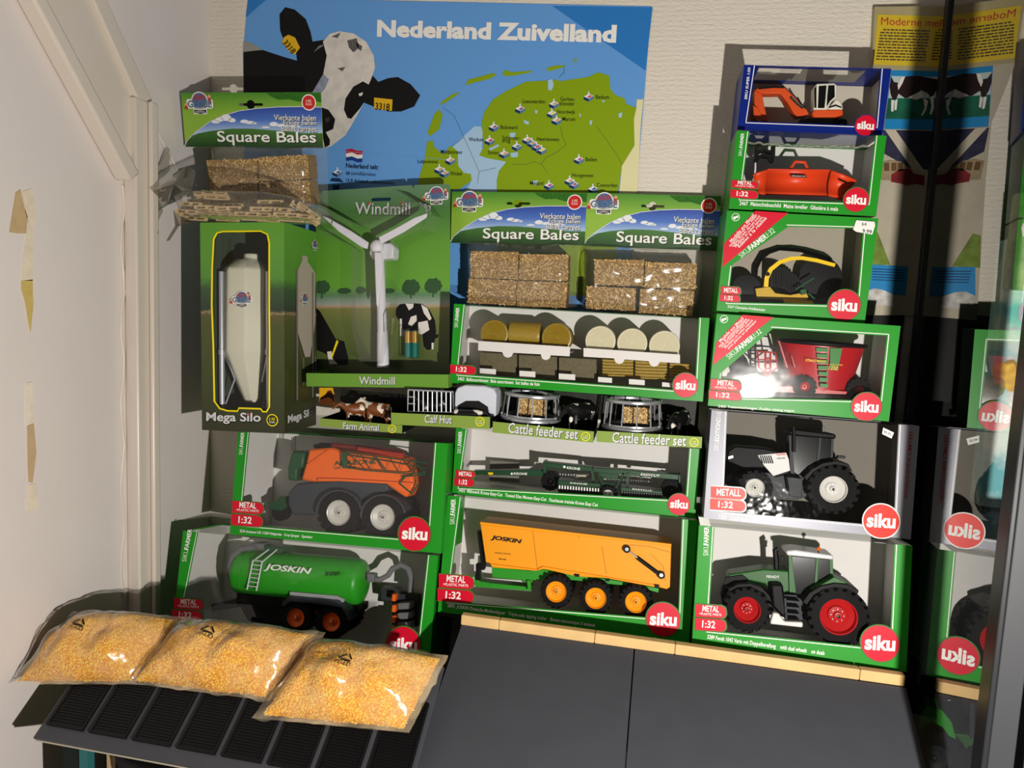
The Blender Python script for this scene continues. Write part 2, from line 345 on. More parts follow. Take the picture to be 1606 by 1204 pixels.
INFO = dict(
 E=dict(c='E', d=.085, col=BLUE, win=[(283, 180), (1122, 205), (1085, 622), (222, 592)], logo=(1020, 588, 72), side=('SIKU SUPER 1:50', (222, 412), (246, 198), 18),
    name='toy_box', label='blue window box with an orange excavator, topmost of the right stack'),
 M=dict(c='E', d=.10, col=GREEN, win=[(238, 625), (1085, 660), (1035, 1110), (180, 1080)], logo=(957, 1088, 85), side=('SIKUFARMER', (185, 795), (203, 640), 22),
    tabs=[('METAL', (120, 955, 298, 1005)), ('1:32', (110, 1018, 295, 1072))], plus=True, bot=('2467  Maisschiebeschild  Maize leveller  Glissière à maïs', (170, 1125), (835, 1165), 28),
    label='green window box holding the red maize blade, under the blue box'),
 C=dict(c='C', d=.10, col=GREEN, full=[(470, 122), (872, 133), (838, 545), (143, 528), (168, 326)], logo=(770, 545, 88), tabs=[('METALL', (105, 443, 212, 482)), ('1:32', (100, 486, 208, 522))],
    bot=('2267 Champion-Feldhäcksler', (140, 562), (345, 582), 18), band=[(124, 210), (290, 37), (468, 48), (113, 340)], farm=((215, 292), (400, 150), 30), icon=(185, 70, 22),
    bt=['Modelle aus Metall', 'originalgetreu und stabil', 'Quality models, die-cast metal', 'Modèles en métal injecté,', 'fidèles à la réalité'], b0=((143, 232), (288, 62)), b1=((205, 222), (354, 62)),
    label='green box with red corner band and white price label, yellow spout inside'),
 X=dict(c='C', d=.12, col=GREEN, full=[(385, 672), (1000, 710), (962, 1060), (100, 1040), (112, 905)], logo=(890, 1092, 82), tabs=[('METAL', (50, 943, 215, 1000)), ('1:32', (40, 1005, 215, 1048))], plus=True,
    bot=('2450  Futtermischwagen  Fodder mixing wagon', (90, 1100), (500, 1125), 18), band=[(82, 745), (222, 597), (390, 610), (60, 870)], farm=((150, 838), (328, 692), 30), icon=(122, 620, 22),
    bt=['Modelle aus Metall', 'mit Kunststoffteilen', 'Die-cast models with plastic parts', 'Modèles en métal injecté', 'avec pièces en plastique'], b0=((85, 770), (230, 620)), b1=((150, 770), (300, 620)),
    label='green box with red corner band, red feed mixer behind a shiny window'),
 L=dict(c='F', d=.115, col=SILVER, win=[(170, 32), (922, 92), (900, 548), (150, 492)], logo=(845, 523, 80), side=('SIKUEDITION2010', (130, 215), (143, 45), 20), tabs=[('METALL', (98, 370, 250, 420)), ('1:32', (95, 425, 250, 472))],
    bot=('3283  Claas Axion 850', (130, 512), (302, 532), 20), orange=True, label='silver grey window box with a black tractor inside'),
 F=dict(c='F', d=.125, col=GREEN, win=[(115, 532), (905, 620), (882, 1085), (85, 1003)], logo=(840, 1060, 85), side=('SIKUFARMER', (86, 675), (90, 548), 22), tabs=[('METAL', (30, 888, 165, 942)), ('1:32', (28, 948, 165, 1000))], plus=True,
    bot=('3289 Fendt 1042 Vario mit Doppelbereifung    with dual wheels    on duals', (80, 1045), (595, 1118), 24), label='green window box with a red-wheeled tractor, lowest of the right stack'),
 K=dict(c='K', d=.115, col=GREEN, win=[(200, 88), (1497, 200), (1475, 500), (152, 425)], logo=(1437, 525, 65), side=('SIKUFARMER', (160, 228), (168, 98), 22), tabs=[('METALL', (130, 325, 242, 365)), ('1:32', (122, 370, 238, 415))],
    bot=('3455  Mähwerk Krone Easy-Cut   Towed Disc Mower-Easy-Cut   Fauchause trainée Krone Easy Cut', (145, 458), (960, 545), 26), label='long low green window box with a dark green mower inside'),
 T=dict(c='T', d=.13, col=GREEN, win=[(165, 75), (1455, 205), (1432, 790), (85, 682)], logo=(1345, 788, 100), side=('SIKUFARMER', (122, 232), (130, 84), 28), tabs=[('METAL', (30, 522, 235, 600)), ('1:32', (22, 608, 235, 678))], plus=True,
    bot=('2892  JOSKIN Dreiachs-Muldenkipper   Triple-axle tipping trailer   Benne monocoque 3 essieux', (80, 722), (945, 838), 26), label='green window box with an orange-yellow tipping trailer, behind the wooden ridge'),
 S=dict(c='S', d=.13, col=GREEN, win=[(180, 82), (1440, 125), (1390, 812), (120, 705)], logo=(1303, 768, 110), side=('SIKUFARMER', (130, 230), (145, 78), 24), tabs=[('METAL', (62, 543, 275, 622)), ('1:32', (55, 632, 270, 708))], plus=True,
    bot=('2276 Amazone UX 11200 Feldspritze   Crop Sprayer   Epandeur', (112, 762), (608, 805), 24), label='green window box with an orange crop sprayer, under the silo box'),
 J=dict(c='J', d=.14, col=GREEN, win=[(268, 90), (1445, 215), (1392, 700), (160, 640)], logo=(1320, 690, 88), side=('SIKUFARMER', (203, 265), (234, 98), 22), tabs=[('METAL', (140, 450, 292, 503)), ('1:32', (130, 510, 285, 560))], plus=True,
    label='green window box with a green tanker, standing behind the grain bags'),
 B=dict(c='B', d=.10, col=GREEN, win=[(147, 65), (1482, 140), (1458, 560), (105, 460)], logo=(1405, 525, 72), side=('SIKUFARMER', (102, 195), (112, 82), 20), tabs=[('1:32', (58, 408, 205, 455))],
    bot=('2463  Ballensortiment  Bale assortment  Set balles de foin', (100, 497), (570, 530), 20), label='long green window box holding round and square bales'))
CLEARRED = mat('orange_red', (228, 44, 30), .38)
BOX = {}
def siku_box(key):
    I = INFO[key]; fr = FR[key]; X, Y, Z, w, h = POSES[key][:5]; d = I['d']; c = I['c']; col = I['col']; t = .0008
    root = thing('toy_box', fr.m, I['label'], 'toy box', 'window boxes with farm toys'); BOX[key] = root
    # carton: outside walls
    mb = MB(fr); mb.box(0, t, 0, d, 0, h); mb.box(w - t, w, 0, d, 0, h); mb.box(t, w - t, 0, d, 0, t); mb.box(t, w - t, d - t, d, t, h)
    if 'full' in I: mb.box(t, w - t, 0, d, h - t, h)
    else: mb.box(t, w - t, d * .8, d - t, h - t, h)
    if key == 'E': mb.box(t, w - t, .0006, .010, h - t, h).box(t, .022, .010, d * .8, h - t, h).box(w - .030, w - t, .010, d * .8, h - t, h)
    mb.build('carton', col, root, smooth=False)
    # white inside
    mb = MB(fr); g = .0012; mb.box(g, w - g, d - .003, d - .0012, g, h - g); mb.box(g, g + .0008, .004, d - .003, g, h - .002); mb.box(w - g - .0008, w - g, .004, d - .003, g, h - .002)
    mb.box(g, w - g, .004, d - .003, g, g + .0008)
    liner = mb.build('inner_card', {'L': mat('grey_inner', (122, 116, 106), .6), 'C': mat('beige_inner', (168, 158, 142), .6), 'E': mat('cream_inner', (206, 198, 180), .6)}.get(key, CARDW), root, smooth=False)
    mb = MB(fr)
    if 'full' in I:
        W = fr.lps(I['full'], 0, c)
        mb.polyhole([(0, 0), (w, 0), (w, h), (0, h)], [W], 0); win = W
    else:
        W = fr.lps(I['win'], 0, c); W = [(p[0], max(p[1], .012)) for p in W]; tl, trr, br, bl = W
        mb.poly([(0, 0), (w, 0), (w, h), (trr[0], h), br, bl, (tl[0], h), (0, h)], 0); win = [(tl[0], h), (trr[0], h), br, bl]
    ff = mb.build('front_frame', col, root, smooth=False, solid=.0006)
    # film over the window (and over the top on the open boxes)
    mb = MB(fr); e = .0015; n = 14
    x0 = min(p[0] for p in win) - .004; x1 = max(p[0] for p in win) + .004; z0 = min(p[1] for p in win) - .003; z1 = (max(p[1] for p in win) + .003) if 'full' in I else h - .0006
    rnd = random.Random(key); ph = rnd.random() * 6
    vs = []; fs = []
    for j in range(n + 1):
        for i in range(n + 1):
            u, v = i / n, j / n; bulge = {'X': .0022, 'L': .0012}.get(key, .0005) * math.sin(math.pi * u) * math.sin(math.pi * v) + (.0007 if key in 'XLC' else .0002) * math.sin(7 * u + ph) * math.sin(math.pi * u) * math.sin(5 * v + ph)
            tl_ = {'F': .0055 * (1 - v), 'L': .006 * v, 'X': .004 * u}.get(key, 0); vs.append((x0 + (x1 - x0) * u, .0012 + tl_ - bulge * .6, z0 + (z1 - z0) * v))
    for j in range(n):
        for i in range(n): fs.append((j * (n + 1) + i, j * (n + 1) + i + 1, (j + 1) * (n + 1) + i + 1, (j + 1) * (n + 1) + i))
    mb.add(vs, fs)
    if 'full' not in I:
        mb.add([(x0, .0012, z1), (x1, .0012, z1), (x1, d * .8, z1), (x0, d * .8, z1)], [(0, 1, 2, 3)])
    mb.build('window_film', {'X': FILMX, 'C': FILMX, 'L': FILML}.get(key, FILM), root, normals=False)
    y = -.0008
    # print: white window line
    mb = MB(fr); lw = .0011; k = .0022
    if 'full' in I:
        cx = sum(p[0] for p in win) / len(win); cz = sum(p[1] for p in win) / len(win)
        Q = [(p[0] + math.copysign(k, p[0] - cx), p[1] + math.copysign(k, p[1] - cz)) for p in win]
        mb.line([Q[4], Q[0]][:0] + [Q[0], Q[1], Q[2]], lw, y); mb.line([Q[3], Q[4]], lw, y); mb.line([Q[2], Q[3]], lw, y)
    else:
        tl, trr, br, bl = win; mb.line([(tl[0] - k, h - .001), (bl[0] - k, bl[1] - k), (br[0] + k, br[1] - k), (trr[0] + k, h - .001)], lw, y)
    mb.build('window_line', WHITE, root, smooth=False, normals=False)
    if 'side' in I:
        s, p0, p1, hh = I['side']; mb = MB(fr)
        if s == 'SIKUFARMER':
            f = .37; pm = (p0[0] + (p1[0] - p0[0]) * f, p0[1] + (p1[1] - p0[1]) * f)
            mb.ptext('SIKU', p0, pm, hh, y, crop=c, bold=-.008); mb.ptext('FARMER', pm, p1, hh, y, crop=c, bold=.02)
        elif s.startswith('SIKUED'):
            f = .25; pm = (p0[0] + (p1[0] - p0[0]) * f, p0[1] + (p1[1] - p0[1]) * f); f2 = .77; pn = (p0[0] + (p1[0] - p0[0]) * f2, p0[1] + (p1[1] - p0[1]) * f2)
            mb.ptext('SIKU', p0, pm, hh, y, crop=c, bold=-.008); mb.ptext('EDITION', pm, pn, hh, y, crop=c, bold=.02); mb.ptext('2010', pn, p1, hh, y, crop=c, bold=-.008)
        else: mb.ptext(s, p0, p1, hh, y, crop=c, bold=.02)
        mb.build('side_lettering', WHITE, root, smooth=False, normals=False)
    if 'bot' in I:
        s, p0, p1, hh = I['bot']; MB(fr).ptext(s, p0, p1, hh, y, crop=c, bold=.015).build('bottom_lettering', WHITE, root, smooth=False, normals=False)
    red = CLEARRED if I.get('orange') else RED
    # tabs
    if 'tabs' in I:
        mb = MB(fr); tl_ = MB(fr); sl = .07
        for s, (a, b, e2, f2) in I['tabs']:
            tab(mb, c, fr, a, b, e2, f2, sl, y - .0004, 0, 1); hh = f2 - b
            if s == 'METAL' and I.get('plus'):
                tl_.ptext('METAL', (a + (e2 - a) * .22, b + hh * .58), (a + (e2 - a) * .76, b + hh * .58 + (e2 - a) * .04), hh * .5, y - .0008, crop=c, bold=.02)
                tl_.ptext('+PLASTIC PARTS', (a + (e2 - a) * .12, b + hh * .86), (a + (e2 - a) * .84, b + hh * .86 + (e2 - a) * .05), hh * .2, y - .0008, crop=c, bold=.01)
            else:
                wd = .16 if s != '1:32' else .22
                tl_.ptext(s, (a + (e2 - a) * wd, b + hh * .82), (a + (e2 - a) * (.92 - wd * .4 if s != '1:32' else .64), b + hh * .82 + (e2 - a) * .03), hh * .62, y - .0008, crop=c, bold=.02)
        o = mb.build('scale_tab', [red, WHITE if I.get('orange') else DGREEN], root, smooth=False, normals=False)
        tl_.build('tab_lettering', WHITE, o, smooth=False, normals=False)
    # round logo
    if 'logo' in I:
        a, b, r_ = I['logo']; ctr = fr.lp(*cr(c, (a, b)), y); e1 = fr.lp(*cr(c, (a + r_, b)), y); rr = math.hypot(e1[0] - ctr[0], e1[1] - ctr[1])
        mb = MB(fr); mb.disc(ctr, rr * 1.06, y - .0006, 1, 40); mb.disc(ctr, rr * .99, y - .0009, 0, 40)
        o = mb.build('logo_badge', [red, WHITE if I.get('orange') else BLUE if key == 'E' else DGREEN], root, smooth=False, normals=False)
        MB(fr).ptext('siku', (a - r_ * .8, b + r_ * .33), (a + r_ * .78, b + r_ * .42), r_ * .78, y - .0013, crop=c, bold=.035).build('logo_lettering', WHITE, o, smooth=False, normals=False)
    if 'band' in I:
        mb = MB(fr); mb.poly(fr.lps(I['band'], y, c), y - .0002); bo = mb.build('corner_band', RED, root, smooth=False, normals=False)
        mb = MB(fr); (a0, a1), (e0, e1) = I['b0'], I['b1']; nn = len(I['bt'])
        for i, s in enumerate(I['bt']):
            f = i / (nn - 1); p0 = (a0[0] + (e0[0] - a0[0]) * f, a0[1] + (e0[1] - a0[1]) * f + 4 * i); p1 = (a1[0] + (e1[0] - a1[0]) * f, a1[1] + (e1[1] - a1[1]) * f + 4 * i)
            if i == 0: p0 = (p0[0] + 20, p0[1] - 24)
            mb.ptext(s, p0, p1, 17, y - .0005, crop=c, bold=.005)
        mb.build('band_lettering', WHITE, bo, smooth=False, normals=False)
        p0, p1, hh = I['farm']; f = .27; g2 = .78; L_ = lambda q: (p0[0] + (p1[0] - p0[0]) * q, p0[1] + (p1[1] - p0[1]) * q)
        mb = MB(fr); mb.ptext('SIKU', L_(0), L_(f), hh, y, crop=c, bold=-.008); mb.ptext('FARMER', L_(f + .01), L_(g2), hh, y, crop=c, bold=.025); mb.ptext('1:32', L_(g2 + .02), L_(1), hh, y, crop=c)
        mb.build('side_lettering', WHITE, root, smooth=False, normals=False)
        a, b, r_ = I['icon']; ctr = fr.lp(*cr(c, (a, b)), y); e1 = fr.lp(*cr(c, (a + r_, b)), y); rr = math.hypot(e1[0] - ctr[0], e1[1] - ctr[1])
        mb = MB(fr); mb.disc(ctr, rr, y, 0); mb.disc(ctr, rr * .85, y - .0002, 1); mb.disc((ctr[0] - rr * .25, ctr[1] - rr * .2), rr * .38, y - .0004, 0); mb.disc((ctr[0] + rr * .35, ctr[1] + rr * .1), rr * .3, y - .0004, 0)
        mb.build('age_symbol', [WHITE, GREEN], root, smooth=False, normals=False)
    return root
for k in POSES: siku_box(k)
# stickers and extra print on single boxes
fr = FR['C']; mb = MB(fr); mb.prism(fr.lps([(832, 88), (930, 96), (934, 118), (918, 165), (832, 150), (815, 138)], 0, 'C'), -.0025, -.0030)
st = mb.build('price_sticker', mat('sticker', (232, 232, 226), .6), BOX['C'], smooth=False)
mb = MB(fr); mb.ptext('64', (865, 116), (890, 118), 18, -.0034, crop='C'); mb.ptext('9.99', (868, 154), (918, 160), 20, -.0034, crop='C', bold=.01); mb.build('sticker_print', BLACK, st, smooth=False)
fr = FR['L']; mb = MB(fr); mb.prism(fr.lps([(850, 112), (897, 134), (886, 160), (845, 140)], 0, 'F'), -.0045, -.005); st = mb.build('price_sticker', MATS['sticker'], BOX['L'], smooth=False)
mb = MB(fr); mb.ptext('49,95', (854, 136), (886, 150), 12, -.0054, crop='F'); mb.build('sticker_print', BLACK, st, smooth=False)
mb = MB(fr); mb.ptext('WORLDWIDE LIMITED', (962, 425), (985, 130), 16, -.0008, crop='F', bold=.01, up=(-1, 0)); mb.build('side_print', mat('print_darkred', (150, 24, 40), .5), BOX['L'], smooth=False)
# ------------------------------------------------------------------ toys inside the boxes
class Toy:
    """a toy traced in one crop of the picture and built at depth inside its box"""
    def __init__(s, key, crop, base, yc, name, label, cat, y=.03, fr=None):
        s.fr = fr or FR[key]; s.c = crop; s.y = y
        b = s.fr.lp(*cr(crop, base), yc); s.root = thing(name, s.fr.at(b[0], yc, b[1]), label, cat)
    def P(s, pts, y=None): return s.fr.lps(pts, s.y if y is None else y, s.c)
    def p(s, a, b, y=None): return s.fr.lp(*cr(s.c, (a, b)), s.y if y is None else y)
    def p3(s, pts, y=None):
        y = s.y if y is None else y; return [(q[0], y, q[1]) for q in s.P(pts, y)]
    def k(s, n, y=None):                       # crop pixels to metres at depth y
        a = s.p(500, 500, y); b = s.p(600, 500, y); return n * math.hypot(b[0] - a[0], b[1] - a[1]) / 100
    def prism(s, name, pts, y0, y1, m, bevel=.0008, parent=None, k=1.0):
        return MB(s.fr).prism(s.P(pts, y0), y0, y1, k=k).build(name, m, parent or s.root, bevel=bevel)
    def tube(s, name, pts, r, m, y=None, parent=None, n=8):
        y = s.y if y is None else y
        return MB(s.fr).tube(s.p3(pts, y), s.k(r, y), n).build(name, m, parent or s.root)
    def text(s, st, p0, p1, h, y, m, bold=0, shear=0, parent=None, name='lettering'):
        return MB(s.fr).ptext(st, p0, p1, h, y, crop=s.c, bold=bold, shear=shear).build(name, m, parent or s.root, smooth=False, normals=False)
    def wheel(s, c, r, rim, y0, wd, rimmat, lugs=18, dish=.35, name='tyre', far=True, hub=None, sides=(0,)):
        q = s.p(*c, y0); rr = s.k(r, y0); ri = s.k(rim, y0)
        for yy in sides:
            mb = MB(s.fr); Y = y0 + yy
            mb.lathe([(ri * .98, .003), (ri, 0), (rr * .93, .0005), (rr, wd * .18), (rr, wd * .82), (rr * .93, wd), (ri, wd)], (q[0], Y, q[1]), 28, caps=False)
            for i in range(lugs):
                for half in (0, 1):
                    t = 2 * math.pi * (i + half * .5) / lugs; w2 = math.pi / lugs * .55; ya, yb = (wd * .02, wd * .5) if half == 0 else (wd * .5, wd * .98); sk = .12 if half == 0 else -.12
                    ro = rr * 1.055; vs = []
                    for (tt, yv) in ((t - w2, ya), (t + w2, ya), (t + w2 + sk, yb), (t - w2 + sk, yb)):
                        for R_ in (rr * .93, ro): vs.append((q[0] + R_ * math.cos(tt), Y + yv, q[1] + R_ * math.sin(tt)))
                    mb.add(vs, [(1, 3, 5, 7), (0, 1, 3, 2), (2, 3, 5, 4), (4, 5, 7, 6), (6, 7, 1, 0)])
            o = mb.build(name, TYRE, s.root)
            mb = MB(s.fr); dd = wd * dish
            mb.lathe([(ri, .0004), (ri * .94, .0012), (ri * .9, dd * .6), (ri * .5, dd), (ri * .46, dd * .7), (ri * .22, dd * .6), (ri * .2, dd * .25), (ri * .02, dd * .2)], (q[0], Y, q[1]), 28, caps=False)
            mb.lathe([(ri, wd - .0004), (ri * .5, wd - .002), (ri * .02, wd - .003)], (q[0], Y, q[1]), 16, caps=False)
            rm = mb.build('rim', rimmat, o)
            mb = MB(s.fr); mb.ball((q[0], Y + dd * .2, q[1]), (ri * .12, ri * .12, ri * .12), 8)
            for i in range(8):
                t = i * math.pi / 4; mb.ball((q[0] + ri * .34 * math.cos(t), Y + dd * .62, q[1] + ri * .34 * math.sin(t)), ri * .05, 6)
            mb.build('hub', hub or CHROME, rm)
FGREEN = mat('tractor_green', (34, 88, 30), .45, spec=.25); FRED = mat('rim_red', (178, 28, 30), .4, spec=.3); GLASSD = mat('dark_glass', (12, 15, 14), .15, spec=.2)
AXW = mat('axion_white', (214, 214, 210), .45, spec=.25); RIMW = mat('rim_white', (206, 204, 198), .35); AXB = mat('tractor_black', (8, 8, 9), .5, spec=.12)
SORANGE = mat('sprayer_orange', (230, 100, 22), .42, spec=.3); SGREEN = mat('sprayer_green', (26, 74, 44), .35); SGREY = mat('chassis_grey', (54, 58, 64), .5); RIMS = mat('rim_silver', (196, 194, 186), .35, metal=.15)
JGREEN = mat('tank_green', (42, 150, 32), .38, spec=.35); JYEL = mat('trailer_yellow', (248, 160, 14), .5, spec=.25); AMBER = mat('beacon_amber', (230, 96, 20), .2)
MGREEN = mat('mower_green', (12, 62, 30), .42, spec=.3); EORANGE = mat('digger_orange', (222, 82, 28), .45, spec=.25); CREAM = mat('digger_cream', (226, 222, 206), .3)
REDM = mat('blade_red', (222, 66, 22), .4, spec=.3); MIXR = mat('mixer_red', (176, 22, 30), .35, spec=.4); YELM = mat('spout_yellow', (242, 200, 16), .35); MIDG = mat('hose_grey', (104, 104, 106), .45)

# --- green tractor with red wheels
t = Toy('F', 'F', (460, 1030), .065, 'toy_tractor', 'green toy tractor with red wheel rims inside the lowest right box', 'toy tractor', .03)
t.wheel((660, 945), 128, 83, .012, .028, FRED, 20, .6, sides=(0, .072)); t.wheel((258, 915), 100, 62, .014, .026, FRED, 18, .6, sides=(0, .070))
t.prism('bonnet', [(160, 778), (178, 756), (330, 734), (442, 742), (446, 832), (372, 850), (335, 800), (250, 782), (175, 815)], .040, .080, FGREEN, .002)
t.prism('grille', [(152, 800), (162, 770), (236, 758), (262, 778), (180, 818)], .038, .082, PLBLACK)
t.text('FENDT', (342, 772), (398, 775), 11, .0385, WHITE, .01)
t.prism('front_fender', [(p[0], p[1]) for p in [(172, 822), (215, 800), (270, 796), (320, 812), (356, 850), (366, 880), (352, 874), (330, 842), (270, 812), (215, 816), (180, 834)]], .018, .045, PLBLACK)
t.prism('rear_fender', [(500, 880), (530, 838), (580, 808), (640, 796), (700, 800), (748, 828), (742, 846), (690, 822), (640, 816), (590, 826), (550, 850), (520, 892)], .014, .095, PLBLACK)
t.prism('rear_fender', [(540, 826), (600, 792), (640, 768), (690, 790), (735, 822), (690, 806), (630, 800), (580, 810)], .018, .045, FGREEN)
t.prism('cab_glass', [(452, 676), (630, 692), (634, 776), (580, 806), (520, 852), (458, 842)], .038, .084, GLASSD)
t.prism('cab_roof', [(428, 654), (470, 650), (636, 674), (634, 694), (432, 674)], .034, .088, mat('roof_white', (206, 206, 202), .3), .002)
mb = MB(t.fr)
for a in ([(438, 668), (452, 668), (472, 838), (442, 836)], [(560, 686), (572, 687), (566, 800), (552, 806)], [(618, 690), (634, 692), (636, 784), (622, 790)]): t.prism('cab_pillar', a, .036, .042, FGREEN, .0004)
t.prism('under_body', [(330, 840), (520, 850), (560, 930), (500, 960), (340, 930)], .045, .075, PLGREY)
t.prism('fuel_tank', [(360, 800), (414, 800), (432, 930), (418, 952), (368, 898)], .022, .045, PLBLACK, .003)
mb = MB(t.fr)
for i in range(4): z = 870 + i * 28; mb.prism(t.P([(424, z), (488, z + 6), (490, z + 14), (426, z + 8)], .02), .02, .04)
mb.prism(t.P([(420, 862), (428, 862), (434, 960), (426, 960)], .02), .02, .024); mb.build('steps', PLGREY, t.root)
t.prism('packing_stand', [(372, 925), (396, 930), (420, 965), (502, 968), (502, 992), (358, 976)], .006, .020, CARDW, .002)
t.tube('exhaust', [(386, 745), (384, 690), (380, 650), (392, 646)], 13, PLBLACK, .05); t.tube('beacon_pole', [(570, 684), (571, 650)], 3, PLBLACK, .04)
q = t.p(571, 645, .04); MB(t.fr).ball((q[0], .04, q[1]), .003, 10).build('beacon', AMBER, t.root)
t.prism('mirror', [(404, 676), (420, 676), (418, 706), (404, 704)], .030, .034, PLBLACK)
# --- black tractor with white rims
t = Toy('L', 'F', (460, 490), .06, 'toy_tractor', 'black toy tractor with white rims inside the silver box', 'toy tractor', .03)
t.wheel((637, 385), 108, 62, .014, .030, RIMW, 18, .4, sides=(0, .062)); t.wheel((292, 378), 78, 44, .016, .026, RIMW, 16, .35, sides=(0, .058), hub=PLBLACK)
t.prism('bonnet', [(168, 262), (172, 216), (205, 194), (330, 204), (440, 226), (444, 318), (380, 332), (330, 292), (240, 292)], .036, .080, AXB, .002)
t.prism('side_panel', [(303, 234), (428, 222), (440, 252), (446, 302), (372, 326), (330, 278)], .0345, .037, AXW, .0005)
mb = MB(t.fr)
for i in range(6): x = 312 + i * 9; mb.poly(t.P([(x, 236), (x + 5, 235), (x + 16, 268), (x + 11, 272)], .034), .034)
mb.build('grille_slots', PLBLACK, t.root)
t.text('CLAAS', (386, 236), (426, 234), 11, .0338, RED, .03); t.text('AXION 850', (388, 252), (424, 250), 7, .0338, BLACK)
t.prism('cab_glass', [(448, 146), (636, 160), (632, 250), (590, 262), (540, 290), (480, 322), (448, 300)], .036, .082, GLASSD)
t.prism('cab_roof', [(440, 128), (470, 120), (640, 140), (650, 150), (644, 164), (444, 146)], .032, .086, AXB, .002)
mb = MB(t.fr)
for a in ([(440, 146), (452, 146), (466, 318), (446, 312)], [(574, 152), (584, 153), (576, 262), (562, 268)], [(626, 156), (638, 158), (634, 256), (622, 256)]): t.prism('cab_pillar', a, .034, .040, PLGREY, .0004)
t.prism('rear_fender', [(505, 330), (540, 296), (590, 268), (650, 258), (702, 272), (720, 306), (706, 304), (690, 284), (640, 276), (590, 286), (550, 308), (520, 346)], .016, .09, AXB)
t.prism('under_body', [(330, 310), (520, 320), (560, 400), (480, 430), (350, 420)], .042, .074, PLGREY)
t.prism('step_block', [(432, 330), (500, 336), (496, 420), (446, 414)], .022, .042, PLGREY); t.tube('exhaust', [(462, 220), (462, 110)], 8, PLBLACK, .03)
t.tube('beacon_pole', [(592, 144), (592, 108)], 6, MIDG, .04); t.prism('headlights', [(172, 240), (196, 232), (198, 246), (174, 254)], .034, .038, CHROME)
t.prism('tail_lamp', [(655, 236), (690, 238), (690, 250), (655, 248)], .03, .04, PLGREY)
# --- excavator
t = Toy('E', 'E', (600, 600), .045, 'toy_excavator', 'orange and cream toy wheeled excavator inside the blue box', 'toy excavator', .028)
for c in ((645, 575), (855, 578)): t.wheel(c, 40, 20, .026, .012, PLGREY, 12, .3, sides=(0, .026))
t.prism('chassis', [(585, 540), (895, 548), (900, 575), (585, 570)], .036, .056, PLBLACK); t.prism('upper_body', [(676, 482), (868, 478), (872, 516), (820, 530), (672, 532), (660, 505)], .028, .066, EORANGE, .0015)
t.prism('engine_cover', [(764, 478), (824, 408), (850, 418), (868, 450), (870, 482)], .028, .066, CREAM, .002)
t.prism('engine_stripe', [(775, 462), (820, 446), (860, 462), (860, 470), (820, 456), (778, 470)], .027, .0285, PLBLACK, 0)
t.prism('cab', [(692, 306), (812, 302), (830, 318), (826, 398), (790, 430), (764, 480), (672, 480), (676, 330)], .026, .048, CREAM, .0012)
mb = MB(t.fr)
for a in ([(706, 322), (758, 318), (752, 400), (744, 470), (700, 470)], [(770, 318), (812, 316), (814, 394), (782, 424), (760, 462), (762, 400)]): t.prism('cab_window', a, .0252, .0265, GLASSD, 0)
t.prism('cab_window', [(676, 340), (690, 316), (690, 470), (676, 466)], .0255, .0262, GLASSD, 0)
t.prism('boom', [(275, 350), (300, 330), (462, 318), (492, 345), (560, 410), (625, 480), (642, 512), (560, 528), (536, 505), (500, 440), (448, 372), (330, 374)], .036, .056, EORANGE, .0012)
t.prism('dipper_arm', [(270, 352), (322, 372), (340, 460), (362, 552), (322, 560), (300, 500), (270, 440)], .038, .054, EORANGE, .001)
t.prism('bucket', [(262, 450), (300, 470), (330, 560), (310, 575), (268, 540)], .032, .060, EORANGE, .001)
t.tube('boom_ram', [(600, 470), (560, 440), (520, 400)], 10, CHROME, .032); t.tube('arm_ram', [(300, 338), (400, 328), (470, 330)], 7, PLBLACK, .033); t.tube('arm_ram', [(560, 398), (585, 440), (612, 470)], 6, PLBLACK, .034)
t.prism('packing_floor', [(225, 596), (930, 622), (930, 630), (225, 604)], .012, .08, PLBLACK, 0)
# --- maize blade
t = Toy('M', 'E', (560, 1075), .05, 'toy_maize_blade', 'red toy maize levelling blade inside a green box', 'toy implement', .03)
def concave(pts_top, pts_bot, name, y0, depth):
    mb = MB(t.fr); n = 7; A = t.P(pts_top, y0); B = t.P(pts_bot, y0); vs = []; fs = []
    for i in range(n + 1):
        u = i / n; yy = y0 + depth * math.sin(math.pi * u) * .8
        for a, b in zip(A, B): vs.append((a[0] + (b[0] - a[0]) * u, yy, a[1] + (b[1] - a[1]) * u))
    for i in range(n):
        for j in range(len(A) - 1): fs.append((i * len(A) + j, i * len(A) + j + 1, (i + 1) * len(A) + j + 1, (i + 1) * len(A) + j))
    mb.add(vs, fs); return mb.build(name, REDM, t.root, solid=.002)
concave([(362, 884), (790, 890)], [(345, 1052), (772, 1062)], 'blade', .030, .014)
concave([(262, 918), (300, 902), (362, 884)], [(300, 1046), (320, 1050), (345, 1052)], 'blade_wing', .022, .012)
concave([(790, 890), (870, 916), (962, 958)], [(772, 1062), (830, 1080), (878, 1092)], 'blade_wing', .022, .012)
t.prism('top_edge', [(362, 878), (790, 884), (790, 894), (360, 890)], .026, .036, REDM)
mb = MB(t.fr); mb.tube([(p[0], .034, p[1]) for p in t.P([(512, 882), (548, 832), (612, 836), (632, 884)], .034)], .0022, 6); mb.build('hitch_frame', REDM, t.root)
t.prism('name_plate', [(518, 916), (622, 922), (622, 940), (518, 934)], .0262, .0275, PLBLACK, 0); t.text('HOLARAS 275', (524, 932), (616, 936), 9, .0258, WHITE)
t.prism('wing_plate', [(840, 946), (905, 974), (902, 982), (838, 954)], .0205, .022, PLBLACK, 0)
mb = MB(t.fr)
